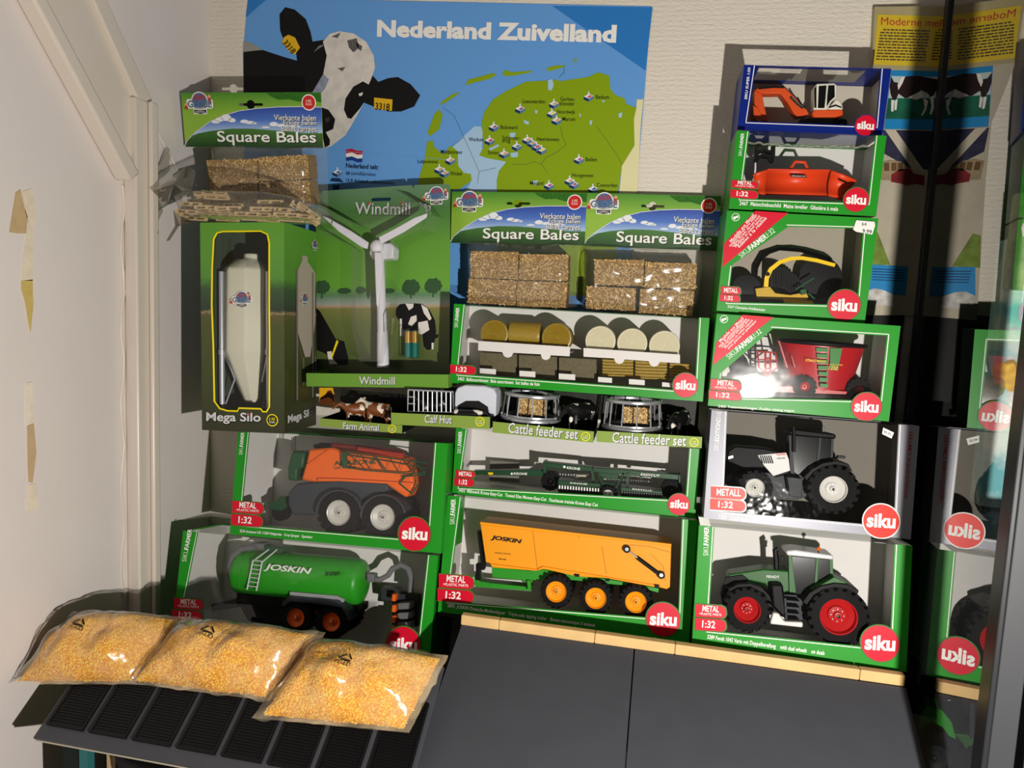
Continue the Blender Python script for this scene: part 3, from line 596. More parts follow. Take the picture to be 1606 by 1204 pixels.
for a in ([(272, 722), (290, 716), (300, 786), (284, 830), (270, 818)], [(392, 722), (414, 722), (412, 786), (400, 834), (382, 830)], [(290, 756), (340, 742), (398, 760), (390, 776), (340, 760), (296, 778)], [(276, 812), (300, 786), (340, 776), (384, 786), (402, 830), (384, 834), (360, 802), (318, 800), (296, 832)]): mb.prism(t.P(a, .05), .05, .064)
mb.build('coupling_frame', PLBLACK, t.root)
mb = MB(FR['M']); W_ = POSES['M'][3]; z = POSES['M'][4]
mb.tube([(.018 + i * .0016, .022 + .004 * math.sin(i * .5), z - .011 - .0022 * math.sin(i / 100 * math.pi) + .0006 * math.sin(i * .8)) for i in range(100)], .0016, 6)
mb.build('blister_edge', film('clear_rod', mult=3, rough=.08, milk=.25), BOX['M'])
# --- forage chopper
t = Toy('C', 'C', (450, 540), .05, 'toy_forage_chopper', 'yellow and black toy forage chopper with curved spout', 'toy implement', .03)
sp = [(346, 446), (350, 400), (372, 352), (420, 314), (480, 294), (540, 291), (620, 304), (718, 330)]
mb = MB(t.fr); P = [Vector(v) for v in t.p3(sp, .035)]; mb.tube(P, t.k(14, .035), 4, flat=1.4, radii=[t.k(r, .035) for r in (17, 17, 17, 16, 15, 14, 14, 13)]); mb.build('spout', YELM, t.root)
q = t.p(358, 378, .03); MB(t.fr).lathe([(.0028, 0), (.0028, .004)], (q[0], .028, q[1]), 10).build('spout_pivot', PLBLACK, t.root)
t.prism('base_frame', [(290, 455), (370, 445), (400, 480), (480, 490), (565, 474), (578, 500), (570, 520), (300, 512)], .034, .07, mat('dull_yellow', (200, 160, 20), .4)); t.prism('front_beam', [(450, 514), (600, 522), (606, 530), (606, 544), (450, 536)], .022, .034, YELM)
mb = MB(t.fr); q = t.p(640, 400, .06); mb.lathe([(.005, 0), (.030, .001), (.030, .016), (.005, .017)], (q[0], .055, q[1]), 24); q = t.p(240, 460, .05); mb.lathe([(.004, 0), (.021, .001), (.021, .02), (.004, .021)], (q[0], .045, q[1]), 24); mb.build('drum', PLBLACK, t.root)
mb = MB(t.fr)
for i in range(11):
    a = i / 10; x = 380 + 135 * a; zz = 352 + 60 * a - 18 * math.sin(a * 3.1); mb.prism(t.P([(x - 10, zz - 14), (x + 9, zz - 16), (x + 12, zz + 90), (x - 12, zz + 96)], .05), .046, .062)
mb.build('feed_rollers', PLBLACK, t.root)
t.tube('drive_rod', [(508, 460), (608, 398)], 6, SGREEN, .03); t.tube('drive_rod', [(575, 480), (650, 545)], 5, SGREEN, .03); t.prism('gear_box', [(530, 462), (565, 455), (572, 482), (540, 490)], .026, .04, SGREEN)
t.prism('side_casing', [(180, 470), (300, 440), (320, 530), (180, 530)], .05, .08, PLBLACK); mb = MB(t.fr)
mb.tube(t.p3([(285, 440), (290, 340), (330, 270), (420, 240), (540, 250), (700, 300)], .085), .003, 6); mb.build('spout_shadow', PLBLACK, t.root)  # black tube put in as the spout's shadow, up and left behind it
t.prism('packing_floor', [(150, 520), (700, 545), (700, 556), (150, 531)], .012, .09, PLBLACK, 0)
# --- feed mixer
t = Toy('X', 'C', (640, 1050), .06, 'toy_feed_mixer', 'red toy feed mixer wagon with a wide tub', 'toy implement', .03)
ax = t.p(650, 750, .06); bx = t.p(630, 1010, .06); rt, rb = t.k(232, .06), t.k(160, .06)
mb = MB(t.fr); n = 36; rings = []
vs = []; fs = []
for j, (u, extra) in enumerate(((0, 0), (.5, 0), (1, 0), (1.0, -.0025), (.7, -.0025), (0.1, -.0025))):
    cx = bx[0] + (ax[0] - bx[0]) * u; cz = bx[1] + (ax[1] - bx[1]) * u; r_ = rb + (rt - rb) * u + extra
    for i in range(n): a = 2 * math.pi * i / n; vs.append((cx + r_ * math.cos(a), .062 + .042 * (.75 + .25 * u) * math.sin(a), cz))
for j in range(5):
    for i in range(n): fs.append((j * n + i, j * n + (i + 1) % n, (j + 1) * n + (i + 1) % n, (j + 1) * n + i))
fs.append(tuple(range(n))); mb.add(vs, fs); mb.build('tub', MIXR, t.root)
mb = MB(t.fr); mb.tube([(ax[0] + (rt + .001) * math.cos(2 * math.pi * i / 32), .062 + .043 * math.sin(2 * math.pi * i / 32), ax[1]) for i in range(33)], .0028, 6); mb.build('rubber_rim', PLBLACK, t.root)
mb = MB(t.fr)
for i in range(7):
    u0 = i / 7; z0 = 775 + 225 * u0; mb.prism(t.P([(618 + 26 * u0, z0), (682 + 2 * u0, z0 + 2), (682, z0 + 22), (620 + 26 * u0, z0 + 20)], .018), .0175, .024)
mb.prism(t.P([(694, 775), (760, 778), (735, 900), (694, 890)], .018), .0175, .024); mb.build('green_decal', mat('decal_green', (50, 120, 50), .4), t.root)
t.text('STRAUTMANN', (562, 848), (672, 856), 14, .0165, YELM, .01, .2); t.text('VERTI-MIX', (690, 868), (764, 872), 8, .0165, YELM); t.text('1250', (686, 892), (736, 895), 20, .0165, YELM, .01, .2)
mb = MB(t.fr)
for a in ([(302, 795), (345, 1000)], [(345, 800), (380, 1000)]): pass
for x in (345, 372): mb.tube(t.p3([(x, 800), (x, 1015)], .03), .0016, 6)
for i in range(7): mb.tube(t.p3([(345, 830 + i * 28), (372, 830 + i * 28)], .03), .0012, 5)
mb.tube(t.p3([(302, 795), (400, 800), (412, 880), (370, 910)], .03), .0014, 6); mb.tube(t.p3([(302, 795), (310, 880), (345, 910)], .03), .0014, 6); mb.tube(t.p3([(305, 838), (402, 842)], .03), .001, 6); mb.build('ladder', MIXR, t.root)
mb = MB(t.fr)
for a in ([(252, 775), (256, 830), (290, 850), (420, 850)], [(245, 770), (330, 765), (420, 775), (436, 840)]): mb.tube(t.p3(a, .05), .0014, 6)
mb.build('rail', PLGREY, t.root)
t.prism('side_fin', [(412, 735), (424, 735), (470, 880), (458, 886)], .04, .046, MIXR); t.prism('side_fin', [(482, 815), (490, 815), (510, 880), (500, 884)], .03, .036, MIXR)
t.prism('hitch_unit', [(180, 865), (225, 800), (240, 870), (300, 880), (330, 960), (330, 1010), (220, 1000), (225, 940), (190, 920)], .04, .075, PLBLACK); t.prism('hitch_cover', [(222, 920), (300, 905), (330, 930), (300, 965), (222, 960)], .036, .041, SGREEN)
t.prism('lower_frame', [(220, 990), (300, 955), (330, 985), (470, 980), (790, 1010), (780, 1030), (215, 1010)], .03, .085, MIXR)
t.prism('packing_floor', [(110, 1020), (960, 1050), (960, 1062), (110, 1034)], .012, .1, PLGREY, 0)
t.wheel((850, 1000), 62, 26, .03, .022, MIXR, 14, .3, sides=(0, .04)); t.wheel((560, 985), 62, 28, .024, .022, MIXR, 14, .3, sides=(0, .055))
# --- crop sprayer
t = Toy('S', 'S', (900, 770), .065, 'toy_crop_sprayer', 'orange toy crop sprayer with folded green boom', 'toy implement', .035)
t.wheel((785, 625), 138, 80, .022, .024, RIMS, 18, .3, sides=(0, .06)); t.wheel((1085, 655), 138, 80, .022, .024, RIMS, 18, .3, sides=(0, .06))
t.prism('tank', [(582, 190), (740, 180), (830, 205), (1225, 240), (1290, 380), (1302, 440), (1245, 525), (1190, 490), (1110, 432), (830, 415), (640, 420), (528, 402), (560, 290)], .036, .094, SORANGE, .004)
t.prism('tank_rib', [(560, 300), (700, 200), (716, 204), (575, 316)], .0335, .038, SORANGE, .001); t.prism('tank_step', [(640, 388), (800, 392), (1295, 420), (1295, 436), (800, 410), (640, 412)], .031, .037, SORANGE, .001)
t.prism('lower_body', [(440, 488), (500, 424), (640, 412), (830, 402), (1110, 420), (1128, 470), (960, 540), (900, 560), (700, 560), (640, 640), (470, 640), (440, 570)], .034, .09, SGREY, .003)
for c in ((785, 625), (1085, 655)):
    mb = MB(t.fr); a = [(c[0] + 158 * math.cos(R(v)), c[1] - 158 * math.sin(R(v))) for v in range(10, 186, 11)]; b = [(c[0] + 146 * math.cos(R(v)), c[1] - 146 * math.sin(R(v))) for v in range(186, 9, -11)]
    mb.prism(t.P(a + b, .018), .018, .05); mb.build('mudguard', SGREY, t.root, bevel=.0008)
t.prism('hitch', [(300, 552), (360, 548), (380, 515), (430, 515), (440, 580), (390, 612), (312, 600)], .05, .075, SGREEN, .001)
q = t.p(385, 618, .055); MB(t.fr).lathe([(.004, 0), (.015, .001), (.015, .014), (.004, .015)], (q[0], .055, q[1]), 20).build('jockey_wheel', TYRE, t.root)
t.prism('rinse_tank', [(470, 200), (556, 212), (540, 320), (500, 330), (498, 410), (438, 402), (440, 310)], .038, .085, SGREEN, .003)
mb = MB(t.fr); A = [(818, 212), (1100, 248), (1395, 288)]; Bq = [(818, 312), (960, 335), (1245, 358), (1395, 350)]
mb.tube(t.p3(A, .026), .0011, 6); mb.tube(t.p3(Bq, .026), .0011, 6); mb.tube(t.p3([(818, 212), (818, 312)], .026), .0014, 6)
zz = [(818, 212), (880, 322), (940, 228), (1010, 340), (1040, 240), (1120, 345), (1140, 254), (1200, 352), (1230, 266), (1300, 356), (1290, 275), (1380, 350)]
mb.tube(t.p3(zz, .026), .0008, 5); mb.tube(t.p3([(850, 216), (970, 332)], .024), .0008, 5); mb.tube(t.p3([(1040, 250), (1100, 342)], .024), .0008, 5)
mb.tube(t.p3([(830, 230), (1100, 270), (1380, 320)], .030), .0008, 5); mb.build('spray_boom', SGREEN, t.root)
t.prism('boom_end', [(806, 206), (836, 210), (836, 322), (806, 318)], .024, .030, SGREEN)
mb = MB(t.fr); mb.tube(t.p3([(1245, 372), (1200, 425), (1285, 495), (1335, 418)], .030), .0016, 6); mb.tube(t.p3([(1215, 380), (1390, 362)], .030), .0012, 6); mb.build('boom_bracket', SGREEN, t.root)
t.tube('top_pipe', [(745, 165), (1000, 190), (1220, 215)], 18, mat('dark_red_pipe', (110, 30, 22), .35), .05); t.tube('top_rail', [(920, 188), (1100, 215), (1230, 232)], 14, mat('red_pipe', (160, 40, 24), .3), .038)
t.prism('tank_lid', [(605, 165), (660, 148), (735, 155), (740, 182), (620, 188)], .045, .075, PLBLACK, .002)
t.text('AMAZONE', (755, 302), (1040, 292), 30, .0352, SGREEN, .02); t.text('UX 11200', (755, 328), (900, 326), 18, .0352, SGREEN, .01)
mb = MB(t.fr)
for x in (470, 485, 495): mb.tube(t.p3([(x, 200), (x - 4, 110)], .06), .0006, 4)
mb.build('hose_rods', PLGREY, t.root)
# --- slurry tanker
t = Toy('J', 'J', (780, 620), .07, 'toy_slurry_tanker', 'green toy slurry tanker with white ladder and grey hoses', 'toy implement', .05)
a, b = t.p(497, 313, .07), t.p(1092, 370, .07); ra = t.k(108, .07); rb = ra * 1.02
mb = MB(t.fr); A, Bv = Vector((a[0], .07, a[1])), Vector((b[0], .07, b[1])); D = (Bv - A).normalized()
pts = []; rad = []
for dx, rr in ((-.016, .1), (-.0145, .45), (-.010, .78), (-.004, .95), (.002, 1)): pts.append(A + D * dx); rad.append(ra * rr)
for dx, rr in ((-.002, 1), (.004, .95), (.009, .78), (.0125, .45), (.0135, .1)): pts.append(Bv + D * dx); rad.append(rb * rr)
mb.tube(pts, 0, 40, radii=rad); tank = mb.build('tank', JGREEN, t.root)
mb = MB(t.fr)
for u in (.06, .37, .66, .985):
    c = A + (Bv - A) * u; mb.tube([c - D * .0012, c + D * .0012], 0, 40, radii=[ra * 1.018] * 2)
mb.build('tank_hoop', JGREEN, tank)
yf = .07 - ra - .0016
t.text('JOSKIN', (600, 312), (846, 338), 40, yf, mat('joskin_white', (226, 232, 220), .4), .03, .25); t.text('X-trem', (916, 338), (994, 334), 24, yf, BLACK, .015, .3)
mb = MB(t.fr)
for s_ in (0, 1):
    o = s_ * 48; mb.tube([(q[0], y_, q[1]) for q, y_ in zip(t.P([(522 + o, 405 + s_ * 6), (548 + o, 262 + s_ * 4), (600 + o * .9, 208)], yf), (yf - .004, yf - .002, yf + .02))], .0013, 6)
for i in range(7):
    u = i / 6; p0, p1 = ((527 + 24 * u, 385 - 130 * u), (572 + 26 * u, 392 - 130 * u)); q0, q1 = t.p(*p0, yf), t.p(*p1, yf); mb.tube([(q0[0], yf - .004 + .002 * u, q0[1]), (q1[0], yf - .004 + .002 * u, q1[1])], .0010, 5)
mb.build('ladder', mat('ladder_grey', (196, 196, 198), .4), t.root)
t.tube('front_hose', [(440, 350), (432, 290), (446, 232), (490, 196), (560, 188)], 16, MIDG, .05); t.prism('hatch', [(545, 168), (600, 172), (600, 196), (548, 192)], .05, .08, MIDG, .001)
t.prism('top_bracket', [(600, 180), (690, 192), (690, 222), (640, 222), (605, 205)], .05, .09, SGREEN, .001); t.prism('front_plate', [(410, 330), (440, 250), (448, 350), (420, 356)], .05, .09, MIDG, .001)
t.tube('rear_hose', [(1140, 350), (1200, 356), (1240, 335), (1265, 298), (1310, 280), (1345, 300), (1360, 350), (1356, 420)], 14, MIDG, .06); t.prism('hose_flange', [(1132, 326), (1168, 330), (1166, 372), (1134, 368)], .05, .07, MIDG, .001)
t.prism('injector_frame', [(1200, 400), (1290, 405), (1296, 430), (1395, 440), (1390, 600), (1260, 590), (1262, 470), (1205, 460)], .085, .11, PLGREY, .001)
for i in range(3): t.prism('injector_block', [(1288, 478 + 50 * i), (1362, 474 + 50 * i), (1362, 508 + 50 * i), (1292, 512 + 50 * i)], .06, .08, MIDG, .0015)
for i in range(4): t.prism('injector_tine', [(1262, 430 + 56 * i), (1280, 434 + 56 * i), (1276, 470 + 56 * i), (1258, 466 + 56 * i)], .055, .07, SORANGE, .001)
t.prism('chassis', [(462, 425), (1100, 490), (1095, 530), (900, 520), (460, 470)], .05, .09, PLBLACK, .001); t.prism('chassis_rail', [(735, 418), (980, 440), (1015, 458), (1010, 474), (735, 436)], .030, .036, mat('rail_grey', (150, 152, 154), .4), .0005)
t.prism('mudguard', [(692, 475), (735, 438), (985, 462), (1030, 500), (1052, 560), (1040, 570), (1000, 500), (860, 480), (740, 470), (700, 500)], .026, .06, SGREY, .001)
t.wheel((765, 552), 78, 44, .030, .022, SORANGE, 16, .3, sides=(0, .06)); t.wheel((948, 574), 78, 44, .030, .022, SORANGE, 16, .3, sides=(0, .06))
t.prism('drawbar', [(330, 485), (460, 455), (470, 500), (335, 520)], .06, .08, SGREY, .001); t.prism('lower_frame', [(460, 460), (700, 500), (720, 600), (520, 570)], .055, .085, PLBLACK, .001)
# --- mower
t = Toy('K', 'K', (900, 500), .05, 'toy_mower', 'dark green toy disc mower with two cutting bars', 'toy implement', .035)
t.prism('drawbar', [(232, 330), (640, 322), (642, 352), (640, 362), (240, 352)], .04, .055, MGREEN); t.text('KRONE', (470, 352), (548, 354), 14, .0392, WHITE, .02); t.prism('warning_plate', [(320, 338), (348, 339), (347, 352), (320, 351)], .0392, .0402, YELM, 0)
MB(t.fr).disc(t.p(458, 346, .0392), .0018, .0391).build('maker_symbol', WHITE, t.root, smooth=False); MB(t.fr).disc(t.p(766, 306, .0322), .002, .0321).build('maker_symbol', WHITE, t.root, smooth=False)
t.prism('main_beam', [(648, 278), (930, 308), (930, 334), (652, 312)], .033, .05, MGREEN); t.text('KRONE', (780, 318), (858, 326), 15, .0322, WHITE, .02); t.prism('end_post', [(640, 276), (660, 280), (660, 345), (640, 342)], .03, .055, MGREEN)
t.prism('rear_beam', [(930, 310), (1110, 322), (1440, 352), (1442, 384), (1130, 356), (930, 336)], .035, .05, MGREEN); t.text('EASYCUT', (1212, 356), (1325, 366), 14, .0342, WHITE, .02, .2); t.prism('end_post', [(1436, 350), (1448, 352), (1446, 402), (1434, 400)], .032, .052, MGREEN)
t.prism('frame_block', [(955, 318), (1090, 330), (1080, 378), (1000, 376), (960, 352)], .04, .06, MGREEN)
for x in ((928, 325, 936, 390), (1140, 340, 1136, 410), (1215, 360, 1215, 378)): t.prism('hanger', [(x[0] - 8, x[1]), (x[0] + 8, x[1]), (x[2] + 8, x[3]), (x[2] - 8, x[3])], .033, .042, MGREEN, .0004)
for a in ([(960, 340), (985, 400), (1055, 408)], [(1118, 345), (1090, 390), (1062, 440)], [(985, 400), (1030, 432)]): t.tube('brace', a, 6, MGREEN, .032)
t.tube('drive_shaft', [(760, 385), (930, 345)], 4, MIDG, .05); t.prism('drive_cover', [(838, 352), (895, 354), (894, 366), (838, 363)], .046, .055, mat('shaft_cream', (180, 176, 150), .5))
for (pts, tx, n, x0, x1, z0, z1, cm) in (([(728, 384), (978, 404), (974, 428), (730, 414)], ((800, 404), (900, 412)), 15, 738, 965, 414, 432, WHITE), ([(1096, 424), (1342, 450), (1338, 466), (1094, 448)], ((1165, 440), (1280, 452)), 17, 1105, 1335, 450, 466, MIDG)):
    t.prism('cutter_bar', pts, .022, .05, MGREEN); t.text('EASYCUT' if x0 > 1000 else 'KRONE', tx[0], tx[1], 9, .0212, WHITE, .01)
    MB(t.fr).prism(t.P([(x0 - 8, z0 + 4), (x1 + 8, z1 + 4), (x1 + 8, z1 + 50), (x0 - 8, z0 + 46)], .03), .03, .05).build('cutter_back', PLBLACK, t.root)
    for i in range(n):
        u = i / (n - 1); x = x0 + (x1 - x0) * u; z = z0 + (z1 - z0) * u; t.prism('tooth', [(x - 4, z), (x + 4, z), (x + 4, z + 20), (x - 4, z + 20)], .023, .026, cm, 0); t.prism('tine', [(x - 4, z + 20), (x + 4, z + 20), (x + 3, z + 48), (x - 3, z + 48)], .024, .027, PLGREY, 0)
t.wheel((682, 392), 52, 20, .045, .02, PLBLACK, 16, .3); t.wheel((1022, 470), 50, 30, .02, .016, RIMW, 14, .4); t.wheel((1396, 440), 56, 22, .045, .02, PLBLACK, 16, .3)
t.prism('packing_shadow', [(330, 268), (500, 282), (500, 400), (326, 388)], .085, .092, mat('shadow_grey', (120, 116, 110), .6), 0)  # grey plate added as painted shadow in the packing behind the mower
# --- tipping trailer
t = Toy('T', 'T', (800, 780), .065, 'toy_tipping_trailer', 'orange-yellow toy tipping trailer with yellow wheels', 'toy trailer', .03)
for c in ((718, 627), (950, 665), (1185, 688)): t.wheel(c, 90, 60, .018, .024, JYEL, 18, .35, sides=(0, .066))
body = [(272, 218), (1393, 348), (1385, 600), (1366, 612), (1318, 600), (1040, 548), (842, 538), (640, 492), (600, 502), (345, 482), (325, 458), (306, 455)]
t.prism('tipper_body', body, .032, .096, JYEL, .001)
t.prism('top_lip', [(270, 216), (1394, 346), (1394, 362), (272, 234)], .028, .10, JYEL, .001); t.prism('bottom_sill', [(330, 462), (606, 496), (640, 478), (1330, 592), (1318, 604), (1040, 552), (642, 494), (600, 504), (345, 484)], .028, .034, JYEL, .0006)
mb = MB(t.fr)
for a in ([(580, 258), (608, 492)], [(985, 360), (1012, 520)], [(1275, 408), (1345, 478), (1358, 560)], [(1116, 350), (1260, 360), (1390, 396)], [(850, 290), (850, 312)]): mb.line(t.P(a, .0316), .0005, .0316)
mb.build('seam_line', mat('seam', (120, 74, 10), .6), t.root, smooth=False)
t.text('JOSKIN', (334, 326), (514, 352), 32, .0312, BLACK, .045, .2); t.text('TRANS-SPACE', (356, 402), (452, 410), 8, .0312, BLACK); t.text('PM 560', (382, 438), (424, 442), 8, .0312, BLACK, .02)
t.tube('ram', [(1195, 428), (1325, 525)], 12, PLBLACK, .026); t.tube('ram_rod', [(1135, 380), (1195, 428)], 5, CHROME, .026)
mb = MB(t.fr)
for c in ((1132, 378), (1334, 530)):
    q = t.p(*c, .024); mb.lathe([(.0055, 0), (.0055, .008)], (q[0], .0235, q[1]), 14)
mb.lathe([(.0001, 0), (.0001, .0001)], (q[0], .024, q[1]), 3); mb.build('ram_pivot', PLBLACK, t.root)
for c in ((1132, 378), (1334, 530)):
    q = t.p(*c, .022); MB(t.fr).lathe([(.0028, 0), (.0028, .002)], (q[0], .0222, q[1]), 12).build('pin', CHROME, t.root)
t.prism('front_ladder', [(254, 270), (276, 272), (300, 470), (278, 474)], .045, .06, PLBLACK, .0006); t.prism('ladder_step', [(246, 465), (298, 470), (296, 500), (270, 500), (270, 560), (248, 560)], .045, .06, PLBLACK, .0006)
t.prism('chassis', [(342, 480), (570, 504), (578, 570), (560, 592), (520, 560), (360, 545), (340, 540)], .045, .085, JGREEN, .001); t.prism('drawbar', [(236, 524), (264, 526), (264, 565), (330, 575), (572, 600), (568, 622), (250, 600), (240, 590)], .05, .08, JGREEN, .001)
t.prism('side_frame', [(560, 500), (640, 496), (1040, 555), (1320, 606), (1318, 634), (1200, 600), (820, 560), (560, 560)], .046, .082, JGREEN, .001)
t.prism('hitch_plate', [(546, 560), (566, 560), (572, 620), (552, 618)], .038, .05, JGREEN, .0006)
for c in ((840, 530), (1018, 556), (1308, 594)): t.prism('hinge', [(c[0] - 14, c[1] - 9), (c[0] + 14, c[1] - 6), (c[0] + 12, c[1] + 10), (c[0] - 12, c[1] + 8)], .026, .031, PLBLACK, .0003)
# --- bale assortment
fr = FR['B']
GOLD = mat('gold_bale', (150, 124, 34), .4, spec=.6, var=.12, vscale=400); IVORY = mat('ivory_bale', (214, 208, 180), .4); OLIVE = mat('olive_bale', (100, 92, 68), .6, var=.15, vscale=300); STRAWR = mat('straw_rib', (160, 134, 58), .6, var=.2, vscale=500)
def bale_thing(name, label, cat, c, y=.05):
    q = fr.lp(*cr('B', c), y); return thing(name, fr.at(q[0], y, q[1]), label, cat, 'toy bales in the long green box')
def round_bale(c, r, mt, label):
    y0 = .03; q = fr.lp(*cr('B', c), y0); e = fr.lp(*cr('B', (c[0] + r, c[1])), y0); rr = math.hypot(e[0] - q[0], e[1] - q[1])
    o = bale_thing('round_bale', label, 'toy bale', (c[0], c[1] + r)); mb = MB(fr); prof = [(.0002, .0006)]
    for i in range(1, 10):
        f = i / 10; prof += [(rr * (f - .05), .0010), (rr * f, -.0002)]
    prof += [(rr * .97, .0002), (rr, .002), (rr, .038), (rr * .96, .04), (.0002, .04)]
    mb.lathe(prof, (q[0], y0, q[1]), 32, caps=False); mb.build('bale_body', mt, o)
for i, (c, r, mt, lb) in enumerate([((310, 232), 80, GOLD, 'gold round toy bale with ringed face, leftmost of the bales'), ((667, 255), 86, GOLD, 'gold round toy bale with ringed face, beside the ivory bales'),
      ((918, 272), 88, IVORY, 'ivory round toy bale, leftmost of the three'), ((1100, 285), 88, IVORY, 'ivory round toy bale, middle of the three'), ((1285, 300), 90, IVORY, 'ivory round toy bale, rightmost of the three')]): round_bale(c, r, mt, lb)
o = bale_thing('round_bale', 'gold round toy bale lying sideways between two ringed ones', 'toy bale', (490, 310)); a, b = fr.lp(*cr('B', (402, 228)), .05), fr.lp(*cr('B', (578, 240)), .05); rr = .0195
mb = MB(fr); prof = [(rr * .3, 0), (rr * .96, .0003)] + [(rr * (1 if i % 2 else .985), .002 + i * (b[0] - a[0] - .004) / 20) for i in range(21)] + [(rr * .96, b[0] - a[0])]
mb.lathe(prof, (a[0], .05, a[1]), 32, axis=0); mb.build('bale_body', GOLD, o)
for i, (x0, z0, x1, z1) in enumerate([(228, 335, 440, 468), (450, 350, 670, 486), (680, 365, 896, 492)]):
    o = bale_thing('square_bale', 'dark olive square toy bale, %s of the three' % ['leftmost', 'middle', 'rightmost'][i], 'toy bale', ((x0 + x1) / 2, z1)); MB(fr).prism(fr.lps([(x0, z0), (x1, z0 + 12), (x1, z1 + 6), (x0, z1 - 4)], .035, 'B'), .035, .075).build('bale_body', OLIVE, o, bevel=.0008)
for i, (x0, z0, x1, z1) in enumerate([(928, 375, 1108, 478), (1116, 385, 1302, 494), (1314, 398, 1440, 500)]):
    o = bale_thing('square_bale', 'ribbed straw-coloured square toy bale, %s of the three' % ['leftmost', 'middle', 'rightmost'][i], 'toy bale', ((x0 + x1) / 2, z1)); mb = MB(fr)
    mb.prism(fr.lps([(x0 + 3, z0), (x1 - 3, z0 + 8), (x1 - 3, z1), (x0 + 3, z1 - 8)], .04, 'B'), .040, .075)
    for k in range(6):
        z = z0 + (z1 - z0) * k / 6; mb.prism(fr.lps([(x0, z + 2), (x1, z + 8), (x1, z + 17), (x0, z + 12)], .036, 'B'), .036, .044)
    mb.build('bale_body', STRAWR, o, bevel=.0008)
for pts in ([(220, 272), (746, 306), (742, 360), (634, 354), (626, 374), (606, 382), (586, 374), (576, 348), (420, 340), (408, 362), (388, 368), (368, 360), (356, 336), (218, 326)], [(822, 312), (1374, 350), (1374, 400), (1258, 392), (1248, 412), (1226, 420), (1206, 412), (1194, 388), (1058, 378), (1046, 398), (1026, 404), (1006, 396), (996, 372), (822, 362)]):
    mb = MB(fr); P = fr.lps(pts, .016, 'B'); mb.prism(P, .016, .0172); mb.box(P[0][0], P[1][0], .0172, .075, P[0][1] - .010, P[0][1] - .009); mb.build('inner_shelf', CARDW, BOX['B'])
for x0, z0, x1, z1 in [(228, 428, 320, 464), (455, 442, 546, 480), (680, 458, 774, 496), (905, 478, 985, 512), (1082, 490, 1172, 524), (1272, 508, 1330, 536)]:
    MB(fr).prism(fr.lps([(x0, z0), (x1, z0 + 6), (x1, z1 + 3), (x0, z1)], .014, 'B'), .014, .0152).build('inner_flap', CARDW, BOX['B'])
# ------------------------------------------------------------------ header-card bags of straw bales
def straw_mat(name, dark, light, sc=900):
    if name in MATS: return MATS[name]
    m = bpy.data.materials.new(name); m.use_nodes = True; MATS[name] = m; nt = m.node_tree; b = nt.nodes['Principled BSDF']; N = nt.nodes.new; L = nt.links.new
    tc = N('ShaderNodeTexCoord'); n = N('ShaderNodeTexNoise'); n.inputs['Scale'].default_value = sc; n.inputs['Detail'].default_value = 3; L(tc.outputs['Object'], n.inputs['Vector'])
    r = N('ShaderNodeValToRGB'); r.color_ramp.elements[0].position = .36; r.color_ramp.elements[1].position = .66; r.color_ramp.elements[0].color = lin(dark); r.color_ramp.elements[1].color = lin(light)
    L(n.outputs['Fac'], r.inputs[0]); L(r.outputs[0], b.inputs['Base Color']); b.inputs['Roughness'].default_value = .75
    bp = N('ShaderNodeBump'); bp.inputs['Strength'].default_value = .9; bp.inputs['Distance'].default_value = .001; L(n.outputs['Fac'], bp.inputs['Height']); L(bp.outputs[0], b.inputs['Normal'])
    return m
STRAW = straw_mat('pressed_straw', (92, 66, 34), (188, 150, 92)); FLECK = mat('straw_fleck', (232, 200, 140), .45)
def rough_block(fr, quad, y0, y1, seed=0, nx=16, nz=10, amp=.0011, flecks=260):
    """straw bale with a rough face: quad tl, tr, br, bl in local x,z"""
    mb = MB(fr); rnd = random.Random(seed); tl, tr_, br, bl = quad
    def pt(u, v, w):
        x = (bl[0] * (1 - u) + br[0] * u) * (1 - v) + (tl[0] * (1 - u) + tr_[0] * u) * v; z = (bl[1] * (1 - u) + br[1] * u) * (1 - v) + (tl[1] * (1 - u) + tr_[1] * u) * v
        p = Vector((x, y0 + (y1 - y0) * w, z)); q = noise.noise_vector(p * 260 + Vector((seed, 0, 0))); return p + q * amp
    def grid(f, a, b):
        vs = [f(i / a, j / b) for j in range(b + 1) for i in range(a + 1)]; mb.add(vs, [(j * (a + 1) + i, j * (a + 1) + i + 1, (j + 1) * (a + 1) + i + 1, (j + 1) * (a + 1) + i) for j in range(b) for i in range(a)])
    grid(lambda u, v: pt(u, v, 0), nx, nz); grid(lambda u, v: pt(u, v, 1), 4, 4)
    grid(lambda u, v: pt(u, 1, v), nx, 5); grid(lambda u, v: pt(u, 0, v), nx, 5); grid(lambda u, v: pt(0, u, v), nz, 5); grid(lambda u, v: pt(1, u, v), nz, 5)
    for i in range(flecks):
        u, v = rnd.random(), rnd.random(); c = pt(u, v, 0); a = rnd.random() * 3.14; l = rnd.uniform(.001, .0026); w = .00035; dx, dz = math.cos(a), math.sin(a); ty = rnd.uniform(-.5, .5) * l
        y = -.0006; mb.add([(c[0] - dx * l - dz * w, c[1] + y - ty, c[2] - dz * l + dx * w), (c[0] + dx * l - dz * w, c[1] + y + ty, c[2] + dz * l + dx * w), (c[0] + dx * l + dz * w, c[1] + y + ty, c[2] + dz * l - dx * w), (c[0] - dx * l + dz * w, c[1] + y - ty, c[2] - dz * l - dx * w)], [(0, 1, 2, 3)], 1)
    return mb
LOGOB = mat('logo_blue', (70, 104, 150), .45); LOGOT = mat('logo_slate', (96, 118, 140), .45); LOGOR = mat('logo_red', (186, 56, 44), .45); LIME = mat('lime_line', (206, 226, 120), .45)
